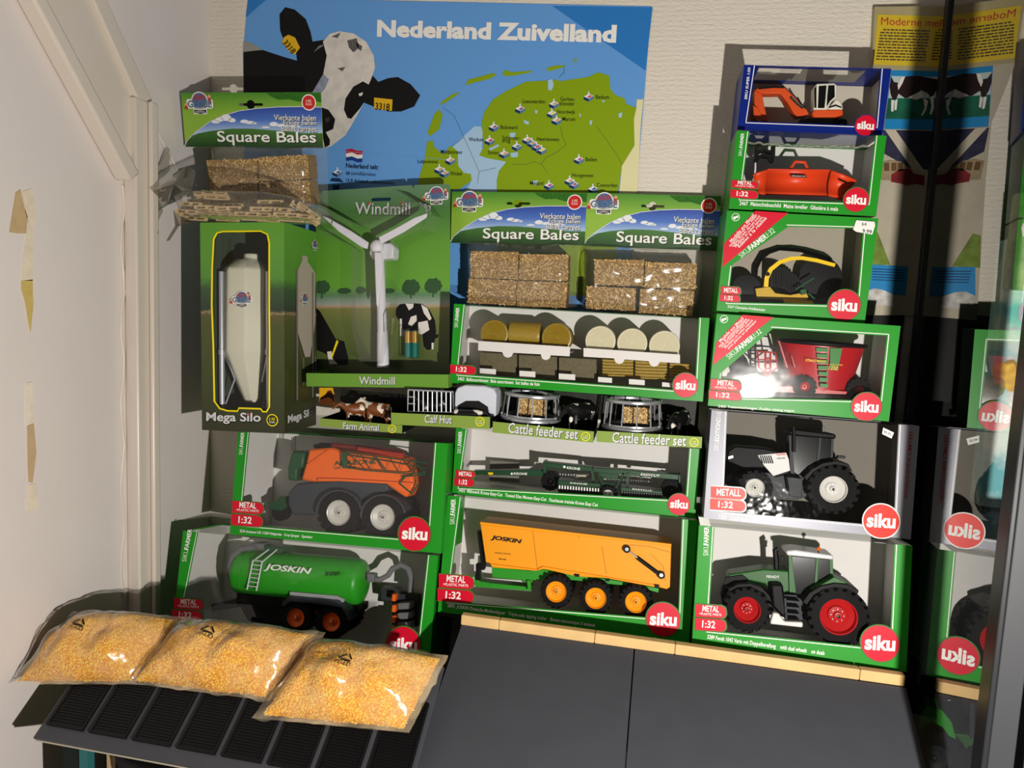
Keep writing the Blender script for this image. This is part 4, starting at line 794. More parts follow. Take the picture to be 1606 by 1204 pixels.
def globe_logo(fr, c, s, y, parent):
    mb = MB(fr); x, z = c
    mb.poly([(x + .42 * s * math.cos(R(a)), z + .12 * s + .40 * s * math.sin(R(a))) for a in range(0, 360, 20)], y, 0)
    mb.poly(rounded(x - .66 * s, x + .66 * s, z - .22 * s, z + .2 * s, .1 * s), y, 0); mb.poly(rounded(x - .34 * s, x + .34 * s, z - .46 * s, z - .2 * s, .06 * s), y, 0)
    mb.poly([(x + .36 * s * math.cos(R(a)), z + .14 * s + .33 * s * math.sin(R(a))) for a in range(0, 360, 20)], y - .0002, 1)
    mb.text('GLOBE', (x - .6 * s, z - .18 * s), (x + .6 * s, z - .18 * s), (x - .6 * s, z + .14 * s), y - .0005, 2, .03)
    mb.text('Kids', (x - .3 * s, z + .12 * s), (x + .3 * s, z + .2 * s), (x - .3 * s, z + .36 * s), y - .0005, 3, .02, .3)
    mb.poly([(x - .3 * s, z - .26 * s), (x, z - .3 * s), (x + .3 * s, z - .26 * s), (x + .3 * s, z - .40 * s), (x, z - .45 * s), (x - .3 * s, z - .40 * s)], y - .0003, 4)
    mb.text('FARMING', (x - .24 * s, z - .40 * s), (x + .24 * s, z - .40 * s), (x - .24 * s, z - .32 * s), y - .0006, 0)
    for q in (-.68, .5):
        mb.disc((x + q * s, z + .30 * s if q > 0 else z - .04 * s), .09 * s, y - .0004, 5, 10); mb.poly([(x + (q - .1) * s, z + (.02 if q > 0 else -.24) * s), (x + (q + .1) * s, z + (.02 if q > 0 else -.24) * s), (x + (q + .06) * s, z + (.24 if q > 0 else -.1) * s), (x + (q - .06) * s, z + (.24 if q > 0 else -.1) * s)], y - .0004, 3)
    return mb.build('brand_emblem', [WHITE, LOGOB, LOGOT, LOGOR, BLACK, mat('skin_print', (214, 160, 124), .5)], parent, smooth=False, normals=False)
def sheet(fr, x0, x1, z0, z1, fn, nx=30, nz=22):
    mb = MB(fr); vs = []
    for j in range(nz + 1):
        for i in range(nx + 1):
            u, v = i / nx, j / nz; x = x0 + (x1 - x0) * u; z = z0 + (z1 - z0) * v; dx, y, dz = fn(u, v, x, z); vs.append((x + dx, y, z + dz))
    return mb.add(vs, [(j * (nx + 1) + i, j * (nx + 1) + i + 1, (j + 1) * (nx + 1) + i + 1, (j + 1) * (nx + 1) + i) for j in range(nz) for i in range(nx)])
def header_bag(pose8, crop, quads, label, seed, yb, zlow, bale_txt):
    X, Y, Z, w, h = pose8[:5]; fr = Frame(pose(*pose8)); root = thing('bale_bag', fr.at(w / 2, 0, zlow), label, 'bag of bales', 'header-card bags of straw bales')
    U = lambda u, v: (u * w, v * h)
    slot = [U(u, v) for u, v in [(.42, .76)] + [(.475, .76)] + [(.5 + .032 * math.cos(R(a)), .785 + .085 * math.sin(R(a))) for a in range(200, 341, 35)] + [(.53, .76), (.585, .76), (.59, .785), (.585, .81), (.53, .81)] + [(.5 + .032 * math.cos(R(a)), .785 + .085 * math.sin(R(a))) for a in range(20, 161, 35)] + [(.475, .81), (.42, .81), (.413, .785)]]
    lg = gradient('header_lime_%d' % seed, [(0 - zlow, (150, 186, 66)), (h * .6 - zlow, (140, 184, 56)), (h - zlow, (70, 138, 34))]); sky = gradient('header_sky_%d' % seed, [(h * .25 - zlow, (176, 204, 232)), (h * .5 - zlow, (70, 112, 196)), (h * .78 - zlow, (24, 54, 150))])
    hill = gradient('header_hill_%d' % seed, [(0 - zlow, (22, 62, 22)), (h * .34 - zlow, (66, 116, 42))], noise_amt=.01)
    mb = MB(fr); mb.polyhole(U4 := [U(0, 0), U(1, 0), U(1, 1), U(0, 1)], [slot], 0); mb.polyhole(U4, [slot], .0012)
    hc = mb.build('header_card', lg, root, smooth=False, normals=False)
    arcp = [(.02, .12), (.06, .22), (.12, .34), (.2, .47), (.3, .585), (.42, .67), (.55, .715), (.7, .74), (.85, .745), (1, .735)]; hillp = [(1, .27), (.85, .27), (.7, .31), (.5, .345), (.36, .345), (.2, .30), (.1, .25)]
    y = -.0005; mb = MB(fr); mb.poly([U(*p) for p in arcp + hillp], y, 0); mb.poly([U(*p) for p in [(.0, 0), (1, 0)] + hillp + [(.06, .22), (.02, .12)]], y, 1)
    mb.line([U(*p) for p in [(0, .03)] + arcp], .0009, y - .0002, 2)
    mb.poly([U(*p) for p in [(.62, .99), (1, .99), (1, .82), (.93, .86), (.85, .83), (.78, .88), (.7, .87), (.65, .93)]], y, 3)
    for (cx, cz, sx, sz) in [(.27, .5, .05, .05), (.32, .53, .06, .08), (.36, .49, .045, .05), (.24, .46, .05, .035), (.45, .47, .05, .04), (.49, .45, .06, .035), (.52, .44, .03, .025), (.66, .42, .05, .05), (.72, .40, .07, .035), (.8, .39, .08, .025), (.6, .37, .05, .02)]:
        mb.poly([(cx * w + sx * w * .62 * math.cos(R(a)), cz * h + sz * h * math.sin(R(a)) * (1 if a < 180 else .6)) for a in range(0, 360, 24)], y - .0003, 2)
    mb.build('header_picture', [sky, hill, mat('cloud_print', (232, 234, 238), .5), mat('grass_print', (44, 104, 24), .6, var=.4, vscale=600)], hc, smooth=False, normals=False)
    mb = MB(fr); a = .004
    for off, y2, m in ((.0011, y - .0005, 1), (0, y - .0009, 0)): mb.text('Square Bales', (U(.245, .035)[0] + off, U(0, .035)[1] - off), (U(.955, .035)[0] + off, U(0, .035)[1] - off), (U(.245, .3)[0] + off, U(0, .3)[1] - off), y2, m, .014)
    for s_, u0, v0 in (('Vierkante balen', .665, .50), ('Eckige ballen', .73, .40), ('Balles carrées', .715, .30)): mb.text(s_, U(u0, v0), U(.962, v0 - .01), U(u0, v0 + .105), y - .0009, 0, .006); mb.text(s_, U(u0 + .004, v0 - .014), U(.966, v0 - .024), U(u0 + .004, v0 + .091), y - .0006, 1, .006)
    mb.build('header_lettering', [WHITE, mat('text_shade', (20, 40, 24), .5)], hc, smooth=False, normals=False)
    mb = MB(fr); c = U(.915, .82); mb.disc(c, .145 * h, y - .0002, 1); mb.disc(c, .125 * h, y - .0004, 0); mb.text('1:32', (c[0] - .05 * h, c[1] + .005 * h), (c[0] + .05 * h, c[1] + .005 * h), (c[0] - .05 * h, c[1] + .05 * h), y - .0007, 1, .01); mb.text('SCALE', (c[0] - .06 * h, c[1] - .05 * h), (c[0] + .06 * h, c[1] - .05 * h), (c[0] - .06 * h, c[1] - .01 * h), y - .0007, 1)
    mb.build('scale_badge', [mat('badge_red', (200, 40, 34), .45), WHITE], hc, smooth=False, normals=False); globe_logo(fr, U(.135, .80), h * .42, y - .0003, hc)
    xs = [p for q in quads for p in fr.lps(q, -yb, crop)]; x0, x1 = min(p[0] for p in xs) - .010, max(p[0] for p in xs) + .012; z0 = min(p[1] for p in xs) - .004
    def fn(u, v, x, z):
        e = min(1, min(u, 1 - u) * 9) ** .7 * min(1, (1 - v) * 3.2) ** .8 * min(1, .25 + v * 6); n_ = noise.noise(Vector((x * 55, z * 90, seed))) * .0032 + noise.noise(Vector((x * 160, z * 40, seed + 5))) * .0014
        return (.006 * (v - .3) * (1 if u > .5 else -1) * abs(2 * u - 1), -(yb + .004) * e + n_ - .0006, .002 * math.sin(9 * u))
    sheet(fr, x0, x1, z0, .002, fn, 40, 30).build('bag_front', BAG, root, normals=False); mb = MB(fr); mb.add([(x0, .001, z0), (x1, .001, z0), (x1, .001, .002), (x0, .001, .002)], [(0, 1, 2, 3)]); mb.build('bag_back', BAG, root, normals=False)
    for i, q in enumerate(quads):
        Q = fr.lps(q, -yb, crop); b = rough_block(fr, Q, -yb, -.006, seed * 10 + i); o = b.build('straw_bale', [STRAW, FLECK], None, xf=fr.at((Q[2][0] + Q[3][0]) / 2, -yb / 2, Q[3][1]).inverted(), normals=False)
        tag(o, '%s straw bale %s' % (['upper left', 'upper right', 'lower left', 'lower right'][i], bale_txt), 'straw bale', 'pressed straw bales in the bags')
    return fr
header_bag((-.2127, 1.2315, .138, .2223, .0834, .13, .12, -.59), 'H', [[(172, 370), (440, 374), (437, 528), (170, 518)], [(445, 386), (718, 390), (715, 538), (442, 530)], [(160, 522), (430, 534), (424, 674), (155, 660)], [(432, 536), (715, 545), (705, 688), (430, 678)]],
           'bag of four straw bales with picture header, next to the windmill pack', 2, .046, -.105, 'in the bag next to the windmill pack')
header_bag((.0024, 1.2315, .1381, .2086, .0839, -.08, .86, .42), 'H', [[(866, 415), (1142, 420), (1138, 566), (862, 558)], [(1150, 430), (1438, 440), (1430, 585), (1145, 575)], [(822, 566), (1097, 578), (1092, 704), (816, 690)], [(1122, 582), (1425, 592), (1412, 733), (1114, 714)]],
           'bag of four straw bales with picture header, beside the right stack', 3, .046, -.115, 'in the bag beside the right stack')
header_bag((-.6418, 1.158, .2745, .2397, .0838, .84, 8.35, -.18), 'H1', [[(402, 650), (746, 640), (746, 806), (432, 832)], [(752, 630), (1085, 612), (1095, 775), (757, 792)], [(432, 836), (748, 812), (750, 990), (440, 1000)], [(762, 800), (1095, 782), (1110, 960), (766, 980)]],
           'bag of four straw bales with picture header, on top of the silo box', 4, .04, -.11, 'in the bag on top of the silo box')
# ------------------------------------------------------------------ silo box
VP = (-.6042, 1.067, -.056, .1377, .3197, .21, -1.8, -1.71); fr = Frame(pose(*VP)); w, h = VP[3], VP[4]
lo_, hi_ = .02, .4
for _ in range(40):
    mid = (lo_ + hi_) / 2
    if fr.lp(496, 500, mid)[0] > w: hi_ = mid
    else: lo_ = mid
    # the right wall seen behind the front edge
vd = .125
def solve_depth(fr, px, py, x):
    best = min((abs(fr.lp(px, py, d / 1000)[0] - x), d / 1000) for d in range(20, 200)); return best[1]
vd = min(.16, solve_depth(fr, 496, 500, w))
root = thing('toy_box', fr.m, 'tall green box with yellow-rimmed window showing a toy silo', 'toy box', 'window boxes with farm toys')
FIELD = gradient('silo_box_field', [(0, (40, 44, 20)), (h * .3, (62, 70, 30)), (h * .52, (74, 80, 40)), (h * .565, (90, 84, 50)), (h * .572, (150, 130, 96)), (h * .585, (40, 56, 44)), (h * .69, (56, 84, 50)), (h * .74, (84, 140, 50)), (h, (96, 158, 50))], noise_amt=.012, nscale=160)
MB(fr).box(0, .0008, 0, vd, 0, h).box(.0008, w, vd - .0008, vd, 0, h).box(.0008, w, 0, vd, 0, .0008).box(.0008, w, 0, vd, h - .0008, h).build('carton', FIELD, root, smooth=False)
MB(fr).box(w - .0008, w, .0008, vd - .0008, .0008, h - .0008).build('side_panel', FIELD, root, smooth=False)
Wp = fr.lps([(118, 150), (135, 118), (165, 110), (365, 108), (400, 125), (410, 170), (410, 520), (412, 700), (410, 1030), (396, 1055), (376, 1055), (366, 1040), (250, 1036), (244, 1052), (190, 1050), (150, 1038), (122, 1000), (116, 700), (108, 500), (110, 300)], 0, 'V')
MB(fr).polyhole([(0, 0), (w, 0), (w, h), (0, h)], [Wp], 0).build('front_panel', FIELD, root, smooth=False, solid=.0006)
mb = MB(fr); P3 = [(p[0], -.0004, p[1]) for p in Wp]; mb.tube(P3 + [P3[0]], .0014, 6); mb.build('window_rim', mat('rim_yellow', (246, 226, 20), .4), root)
MB(fr).add([(p[0], .002, p[1]) for p in Wp], [tuple(range(len(Wp)))]).build('window_film', FILM, root, smooth=False, normals=False)
MB(fr).box(.0012, w - .0012, vd - .003, vd - .0012, .002, h - .002).box(.0012, .002, .004, vd - .003, .002, h - .002).box(w - .002, w - .0012, .004, vd - .003, .002, h - .002).build('inner_card', mat('dark_green_inner', (66, 80, 64), .6), root, smooth=False)
STEELT = gradient('steel_text', [(.012, (150, 150, 154)), (.020, (245, 245, 245)), (.030, (170, 172, 178))])
mb = MB(fr); mb.ptext('Mega Silo', (76, 1124), (366, 1128), 66, -.0012, 1, crop='V', bold=.05); mb.ptext('Mega Silo', (78, 1118), (364, 1122), 60, -.0016, 0, crop='V', bold=.022); q = fr.lp(*cr('V', (302, 1070)), -.0018); mb.disc(q, .0016, -.0019, 2, 12)
mb.build('front_lettering', [mat('metal_print', (206, 206, 208), .35), BLACK, RED], root, smooth=False, normals=False)
def ring_badge(fr, c, r, y, parent, dark):
    mb = MB(fr); mb.disc(c, r, y, 0); mb.disc(c, r * .84, y - .0003, 1); mb.text('1:32', (c[0] - .5 * r, c[1]), (c[0] + .5 * r, c[1]), (c[0] - .5 * r, c[1] + .42 * r), y - .0006, 0, .01); mb.text('Scale', (c[0] - .5 * r, c[1] - .45 * r), (c[0] + .5 * r, c[1] - .45 * r), (c[0] - .5 * r, c[1] - .1 * r), y - .0006, 2); mb.build('scale_badge', [MATS['rim_yellow'], dark, WHITE], parent, smooth=False, normals=False)
q = fr.lp(*cr('V', (425, 1100)), -.001); ring_badge(fr, q, .0095, -.001, root, mat('badge_dark', (50, 56, 26), .5))
SIDE = Frame(fr.at(w, 0, 0) @ Matrix.Rotation(R(90), 4, 'Z')); mb = MB(SIDE); y = -.0006          # the right side of the box: x runs into the wall
S1 = lambda a: [(p[0] * vd, p[1] * h) for p in a]
mb.poly(S1([(.36, .78), (.42, .80), (.52, .84), (.52, .865), (.70, .865), (.70, .84), (.95, .79), (.95, .53), (.78, .36), (.62, .36), (.36, .50)]), y, 0); mb.poly(S1([(.56, .84), (.66, .84), (.66, .866), (.56, .866)]), y - .0002, 0)
for u in (.34, .84): mb.poly(S1([(u, .15), (u + .05, .15), (u + .05, .79), (u, .79)]), y - .0003, 1)
for u in (.55, .95): mb.poly(S1([(u, .22), (u + .03, .22), (u + .03, .36), (u, .36)]), y - .0003, 1)
mb.line(S1([(.37, .46), (.55, .33)]), .001, y - .0004, 1); mb.line(S1([(.88, .46), (.75, .33)]), .001, y - .0004, 1); mb.text('Mega Silo', S1([(.08, .035)])[0], S1([(.86, .045)])[0], S1([(.08, .085)])[0], y - .0004, 2, .03)
mb.build('side_picture', [mat('silo_print', (178, 166, 150), .5), mat('leg_print', (128, 116, 118), .5), MATS['metal_print']], root, smooth=False, normals=False); globe_logo(SIDE, S1([(.6, .65)])[0], .02, y - .0005, root); globe_logo(SIDE, S1([(.93, .93)])[0], .018, y - .0005, root)
t = Toy('V', 'V', (290, 1040), .06, 'toy_silo', 'pale grey toy feed silo on silver legs inside the tall box', 'toy silo', .06, fr=fr)
SILO = mat('silo_plastic', (208, 206, 186), .3); LEGM = mat('silo_leg', (186, 188, 194), .3, metal=.25, spec=.5)
ys = .055; ct = t.p(290, 320, ys); R1 = t.k(118, ys)
zs = lambda v: t.p(290, v, ys)[1]
mb = MB(fr); prof = [(R1 * .33, zs(228)), (R1 * .33, zs(256)), (R1 * .52, zs(262)), (R1 * .96, zs(308)), (R1, zs(322)), (R1, zs(735)), (R1 * .97, zs(745)), (R1 * .36, zs(985)), (R1 * .3, zs(1004))]
vs = []; fs = []; n = 8
for k_, (r_, z_) in enumerate(prof):
    off = t.p(320 if z_ < zs(760) else 300, 1000, ys)[0] - ct[0] if z_ < zs(760) else (t.p(318, 240, ys)[0] - ct[0]) * (1 if z_ > zs(262) else .3 if z_ > zs(325) else 0)
    if zs(760) < z_ <= zs(700): off = 0
    for i in range(n): a_ = 2 * math.pi * (i + .5) / n; vs.append((ct[0] + off + r_ * math.cos(a_) * 1.06, ys + r_ * math.sin(a_), z_))
for k_ in range(len(prof) - 1):
    for i in range(n): fs.append((k_ * n + i, k_ * n + (i + 1) % n, (k_ + 1) * n + (i + 1) % n, (k_ + 1) * n + i))
fs += [tuple(range(n)), tuple(range((len(prof) - 1) * n, len(prof) * n))]; mb.add(vs, fs); mb.build('hopper', SILO, t.root, bevel=.0025)
for x, yy in ((157, .035), (404, .035), (200, .095), (380, .095)):
    a_, b_ = t.p(x, 320, yy), t.p(x + 4, 1036, yy); lg = MB(fr).cyl((a_[0], yy, a_[1]), (b_[0], yy, b_[1]), .0042, 12).build('leg', LEGM, t.root); c_ = t.p(x + 2, 742, yy); MB(fr).cyl((c_[0], yy, c_[1] - .004), (c_[0], yy, c_[1] + .004), .0054, 12).build('collar', LEGM, lg)
for a_ in ([(178, 752), (228, 885)], [(228, 885), (178, 1020)], [(400, 752), (372, 900)]): t.tube('brace', a_, 4, LEGM, .037)
globe_logo(fr, t.p(270, 468, .02), .026, ys - R1 * .99, t.root)
# ------------------------------------------------------------------ windmill pack
WMP = (-.4294, 1.1978, .0258, .2319, .3124, -.87, -3.46, -2.82); fr = Frame(pose(*WMP)); w, h = WMP[3], WMP[4]
root = thing('windmill_pack', fr.at(w / 2, 0, 0), 'green picture card pack with a white toy windmill', 'toy pack')
cardp = [(0, 0), (w, 0), (w, h - .004), (w - .004, h), (w * .74, h), (w * .735, h - .006), (w * .72, h), (.012, h - .004), (.004, h - .012), (0, h - .03)]
slot = rounded(.42 * w, .567 * w, h - .024, h - .0185, .0026); 
WCARD = gradient('windmill_card', [(0, (60, 78, 30)), (h * .28, (96, 108, 50)), (h * .355, (120, 122, 62)), (h * .36, (130, 124, 70)), (h * .37, (176, 150, 120)), (h * .385, (150, 160, 150)), (h * .43, (90, 130, 90)), (h * .47, (100, 160, 50)), (h * .7, (94, 152, 46)), (h * .88, (70, 120, 56)), (h, (96, 134, 100))], noise_amt=.005, nscale=200)
mb = MB(fr); mb.polyhole(cardp, [slot], 0); mb.polyhole(cardp, [slot], .0015); mb.build('back_card', WCARD, root, smooth=False, normals=False)
COWB = mat('cow_black', (16, 15, 15), .5); COWW = mat('cow_white', (222, 216, 208), .5)
P = lambda pts, y=-.0005: fr.lps(pts, y, 'W')
TREEM = mat('tree_print', (52, 84, 52), .6)
for cx, cz, rx, rz in ((120, 620, 46, 36), (600, 620, 52, 42), (720, 612, 50, 40), (330, 636, 30, 20), (240, 640, 40, 16), (480, 640, 36, 14)):
    mb = MB(fr); mb.poly(P([(cx + rx * math.cos(R(a)) * (1 + .12 * math.sin(a * .31)), cz + rz * math.sin(R(a)) * (1 + .15 * math.sin(a * .2))) for a in range(0, 360, 18)]), -.0005, 0)
    if rz > 30: mb.poly(P([(cx - 4, cz), (cx + 4, cz), (cx + 4, cz + 62), (cx - 4, cz + 62)]), -.0006, 0)
    mb.build('printed_tree', TREEM, root, smooth=False, normals=False)
mb = MB(fr); mb.poly(P([(88, 730), (110, 750), (150, 820), (195, 900), (240, 912), (252, 960), (262, 1000), (258, 1040), (180, 1040), (175, 1000), (120, 970), (92, 960)]), -.0005, 0); mb.poly(P([(148, 968), (172, 965), (178, 1005), (205, 1035), (160, 1036)]), -.0008, 1); mb.poly(P([(200, 905), (210, 912), (175, 1005), (168, 1000)]), -.0009, 2); mb.build('printed_cow', [COWB, COWW, MATS['rim_yellow']], root, smooth=False, normals=False); mb = MB(fr)
mb.poly(P([(520, 735), (540, 712), (600, 705), (660, 710), (700, 740), (730, 800), (736, 860), (722, 950), (690, 960), (670, 940), (660, 860), (560, 850), (545, 880), (535, 800), (518, 770)]), -.0005, 0)
for q in ([(655, 712), (690, 735), (712, 790), (700, 800), (670, 760)], [(570, 708), (615, 708), (612, 730), (590, 745)], [(540, 790), (552, 790), (552, 880), (542, 885)], [(640, 810), (690, 800), (700, 850), (660, 875), (640, 870)], [(600, 780), (630, 770), (632, 800), (604, 830), (585, 820)], [(712, 920), (724, 920), (722, 955), (712, 955)]): mb.poly(P(q), -.0008, 1)
mb.poly(P([(722, 880), (750, 872), (745, 892), (725, 900)]), -.0006, 0); mb.build('printed_cow', [COWB, COWW, MATS['rim_yellow']], root, smooth=False, normals=False)
mb = MB(fr); mb.ptext('Windmill', (300, 232), (596, 236), 70, -.0010, 1, crop='W', bold=.03); mb.ptext('Windmill', (300, 228), (596, 231), 66, -.0014, 0, crop='W', bold=.012)
for c in ((375, 168), (542, 165)): mb.disc(fr.lp(*cr('W', c), -.0016), .0020, -.0018, 2, 12)
mb.build('card_lettering', [MATS['metal_print'], mat('dark_green_text', (30, 60, 24), .5), mat('dot_orange', (200, 60, 20), .4)], root, smooth=False, normals=False); globe_logo(fr, fr.lp(*cr('W', (738, 128)), -.001), .030, -.001, root)
WTP = (-.4004, 1.1019, -.1276, .2293, .0208, 0, 0, -2.86); ft = Frame(pose(*WTP)); tw, th = WTP[3], WTP[4]
mb = MB(ft); mb.box(0, tw, 0, .0008, 0, th); mb.box(0, .0008, .0008, .088, 0, th); mb.box(tw - .0008, tw, .0008, .088, 0, th); mb.build('tray_front', mat('tray_green', (100, 146, 50), .45), root, smooth=False)
MB(ft).box(.0008, tw - .0008, .0008, .088, 0, .0008).build('tray_floor', BLACK, root, smooth=False)
mb = MB(ft); mb.ptext('Windmill', (320, 1148), (512, 1150), 46, -.0006, 1, crop='W', bold=.03); mb.ptext('Windmill', (320, 1145), (512, 1147), 43, -.0010, 0, crop='W', bold=.012); mb.build('tray_lettering', [MATS['metal_print'], MATS['dark_green_text']], root, smooth=False, normals=False)
WMW = mat('windmill_white', (222, 220, 228), .35)
t = Toy('W', 'W', (448, 1056), -.03, 'toy_windmill', 'white toy windmill with three blades on the picture card', 'toy windmill', -.03, fr=fr)
mb = MB(fr); z0, z1 = t.p(450, 1052), t.p(432, 430); mb.tube([(z0[0], -.03, z0[1]), (t.p(446, 862)[0], -.03, t.p(446, 862)[1]), (t.p(446, 858)[0], -.03, t.p(446, 858)[1]), (z1[0], -.03, z1[1])], 0, 20, radii=[t.k(32), t.k(28), t.k(26), t.k(21)]); mb.build('tower', WMW, t.root)
t.prism('nacelle', [(378, 392), (400, 380), (490, 380), (506, 400), (502, 466), (390, 470), (374, 440)], -.036, -.006, WMW, .003); q = t.p(414, 400, -.045); MB(fr).ball((q[0], -.042, q[1]), (t.k(36), .010, t.k(36)), 16).build('hub', WMW, t.root)
t.prism('blade', [(120, 236), (150, 244), (280, 318), (370, 378), (362, 414), (330, 402), (210, 320)], -.046, -.042, WMW, .0012); t.prism('blade', [(688, 220), (682, 244), (560, 322), (438, 386), (424, 350), (520, 300), (620, 244)], -.046, -.042, WMW, .0012); t.prism('blade', [(402, 430), (440, 432), (448, 520), (436, 640), (420, 730), (412, 710), (406, 560)], -.053, -.049, WMW, .0012)
ap = [(t.p(a, b, -.0585)) for a, b in ((428, 860), (426, 760), (440, 735), (456, 770), (458, 830), (448, 852))]; MB(fr).tube([(p[0], -.0365, p[1]) for p in ap], .0006, 5).build('battery_door', MIDG, t.root)
# blister over the windmill
mb = MB(fr); Y1 = P([(90, 190), (130, 175), (360, 300), (385, 290), (640, 165), (720, 185), (770, 250), (730, 330), (545, 410), (540, 560), (520, 880), (500, 1050), (390, 1050), (345, 850), (345, 430), (150, 320), (95, 260)], -.001)
n = len(Y1); cx = sum(p[0] for p in Y1) / n; cz = sum(p[1] for p in Y1) / n
ins = [(p[0] + (cx - p[0]) * .06, p[1] + (cz - p[1]) * .05) for p in Y1]
mb.add([(p[0], -.001, p[1]) for p in Y1] + [(p[0], -.057, p[1]) for p in ins], [(i, (i + 1) % n, n + (i + 1) % n, n + i) for i in range(n)] + [tuple(range(n, 2 * n))]); mb.build('blister', film('blister_film', mult=1.4, rough=.06, bump=.5, bscale=45), root, normals=False)
mb = MB(fr); a_, b_ = fr.lp(*cr('W', (600, 845)), -.02), fr.lp(*cr('W', (598, 1005)), -.02); mb.lathe([(.0150, 0), (.0150, a_[1] - b_[1])], (a_[0], -.016, b_[1]), 20, axis=2, sx=.95); mb.build('battery_blister', MATS['blister_film'], root)
for i, x in enumerate((582, 620)):
    a_, b_ = fr.lp(*cr('W', (x, 856)), -.018), fr.lp(*cr('W', (x, 998)), -.018); o = MB(fr).lathe([(.0055, 0), (.0055, a_[1] - b_[1])], (a_[0], -.016, b_[1]), 16, axis=2).build('battery', mat('battery_teal', (20, 110, 100), .35), None, xf=fr.at(a_[0], -.016, b_[1]).inverted())
    tag(o, '%s small battery in the clear pocket of the windmill card' % ['left', 'right'][i], 'battery', 'batteries on the windmill card'); MB(fr).lathe([(.0057, .55 * (a_[1] - b_[1])), (.0057, a_[1] - b_[1] - .001), (.002, a_[1] - b_[1] + .001)], (a_[0], -.016, b_[1]), 16, axis=2).build('gold_end', mat('battery_gold', (190, 150, 80), .3, metal=.7), o)
# ------------------------------------------------------------------ small toy trays under the long box
def patch_mat(name, dark, light, sc, th=.5):
    if name in MATS: return MATS[name]
    m = bpy.data.materials.new(name); m.use_nodes = True; MATS[name] = m; nt = m.node_tree; b = nt.nodes['Principled BSDF']; N = nt.nodes.new; L = nt.links.new
    tc = N('ShaderNodeTexCoord'); n = N('ShaderNodeTexNoise'); n.inputs['Scale'].default_value = sc; n.inputs['Detail'].default_value = 1; L(tc.outputs['Object'], n.inputs['Vector'])
    r = N('ShaderNodeValToRGB'); r.color_ramp.interpolation = 'CONSTANT'; r.color_ramp.elements[0].color = lin(dark); r.color_ramp.elements[1].position = th; r.color_ramp.elements[1].color = lin(light)
    L(n.outputs['Fac'], r.inputs[0]); L(r.outputs[0], b.inputs['Base Color']); b.inputs['Roughness'].default_value = .4; return m
COWBW = patch_mat('black_white_hide', (14, 13, 13), (226, 220, 210), 48, .56); COWBR = patch_mat('brown_white_hide', (120, 66, 26), (226, 214, 196), 60, .5)
def cow(fr, pos, s, heading, m, label, lying=False, head_down=0.0, name='toy_cow', cat='toy cow'):
    """one cow of length about s, standing at pos in frame fr, facing heading degrees from +x"""
    mw = fr.at(*pos) @ Matrix.Rotation(R(heading), 4, 'Z'); f2 = Frame(mw); root = thing(name, mw, label, cat, 'toy cows on the trays'); mb = MB(f2)
    lo_ = .30 if lying else 0; hd = head_down
    rings = [(-.50, .70, .03, .05), (-.485, .70, .11, .14), (-.42, .69, .155, .18), (-.28, .65, .175, .205), (-.05, .62, .19, .235), (.16, .63, .175, .23), (.30, .66, .145, .20), (.40, .73 - hd * .12, .10, .15), (.50, .82 - hd * .3, .07, .11), (.58, .88 - hd * .5, .075, .095), (.66, .86 - hd * .6, .07, .085), (.76, .79 - hd * .72, .052, .062), (.84, .74 - hd * .8, .05, .05), (.865, .725 - hd * .8, .02, .02)]
    n = 14; vs = []; fs = []
    for x, z, ry, rz in rings:
        for i in range(n): a = 2 * math.pi * i / n; vs.append((x * s, ry * s * math.cos(a), (z - lo_ + rz * math.sin(a)) * s))
    for j in range(len(rings) - 1):
        for i in range(n): fs.append((j * n + i, j * n + (i + 1) % n, (j + 1) * n + (i + 1) % n, (j + 1) * n + i))
    fs += [tuple(range(n)), tuple(range((len(rings) - 1) * n, len(rings) * n))]; mb.add(vs, fs)
    T = lambda p, r: mb.tube([(a * s, b * s, c * s) for a, b, c in p], 0, 8, radii=[v * s for v in r])
    if lying:
        for y in (-.13, .13): T([(.24, y, .22), (.34, y * 1.2, .08), (.16, y * 1.2, .04)], (.07, .05, .03)); T([(-.34, y, .25), (-.2, y * 1.3, .1), (-.4, y * 1.3, .04)], (.09, .06, .035))
    else:
        for y in (-.09, .09): T([(.26, y, .56), (.25, y, .32), (.265, y, .28), (.26, y, .05), (.27, y, 0)], (.085, .05, .045, .032, .042)); T([(-.40, y, .62), (-.34, y, .44), (-.44, y, .30), (-.415, y, .06), (-.40, y, 0)], (.12, .075, .045, .032, .042))
        mb.ball((-.24 * s, 0, .42 * s), (.10 * s, .08 * s, .07 * s), 10)
    for y in (-1, 1): T([(.57, y * .06, .93 - hd * .5 - lo_), (.55, y * .13, .95 - hd * .5 - lo_), (.53, y * .17, .92 - hd * .5 - lo_)], (.02, .04, .01))
    T([(-.49, 0, .76 - lo_), (-.55, 0, .70 - lo_), (-.55, 0, .5 - lo_), (-.55, 0, max(.05, .34 - lo_))], (.022, .016, .012, .028))
    mb.build('cow_body', m, root); return root
TRAYG = mat('tray_olive', (126, 150, 62), .45)
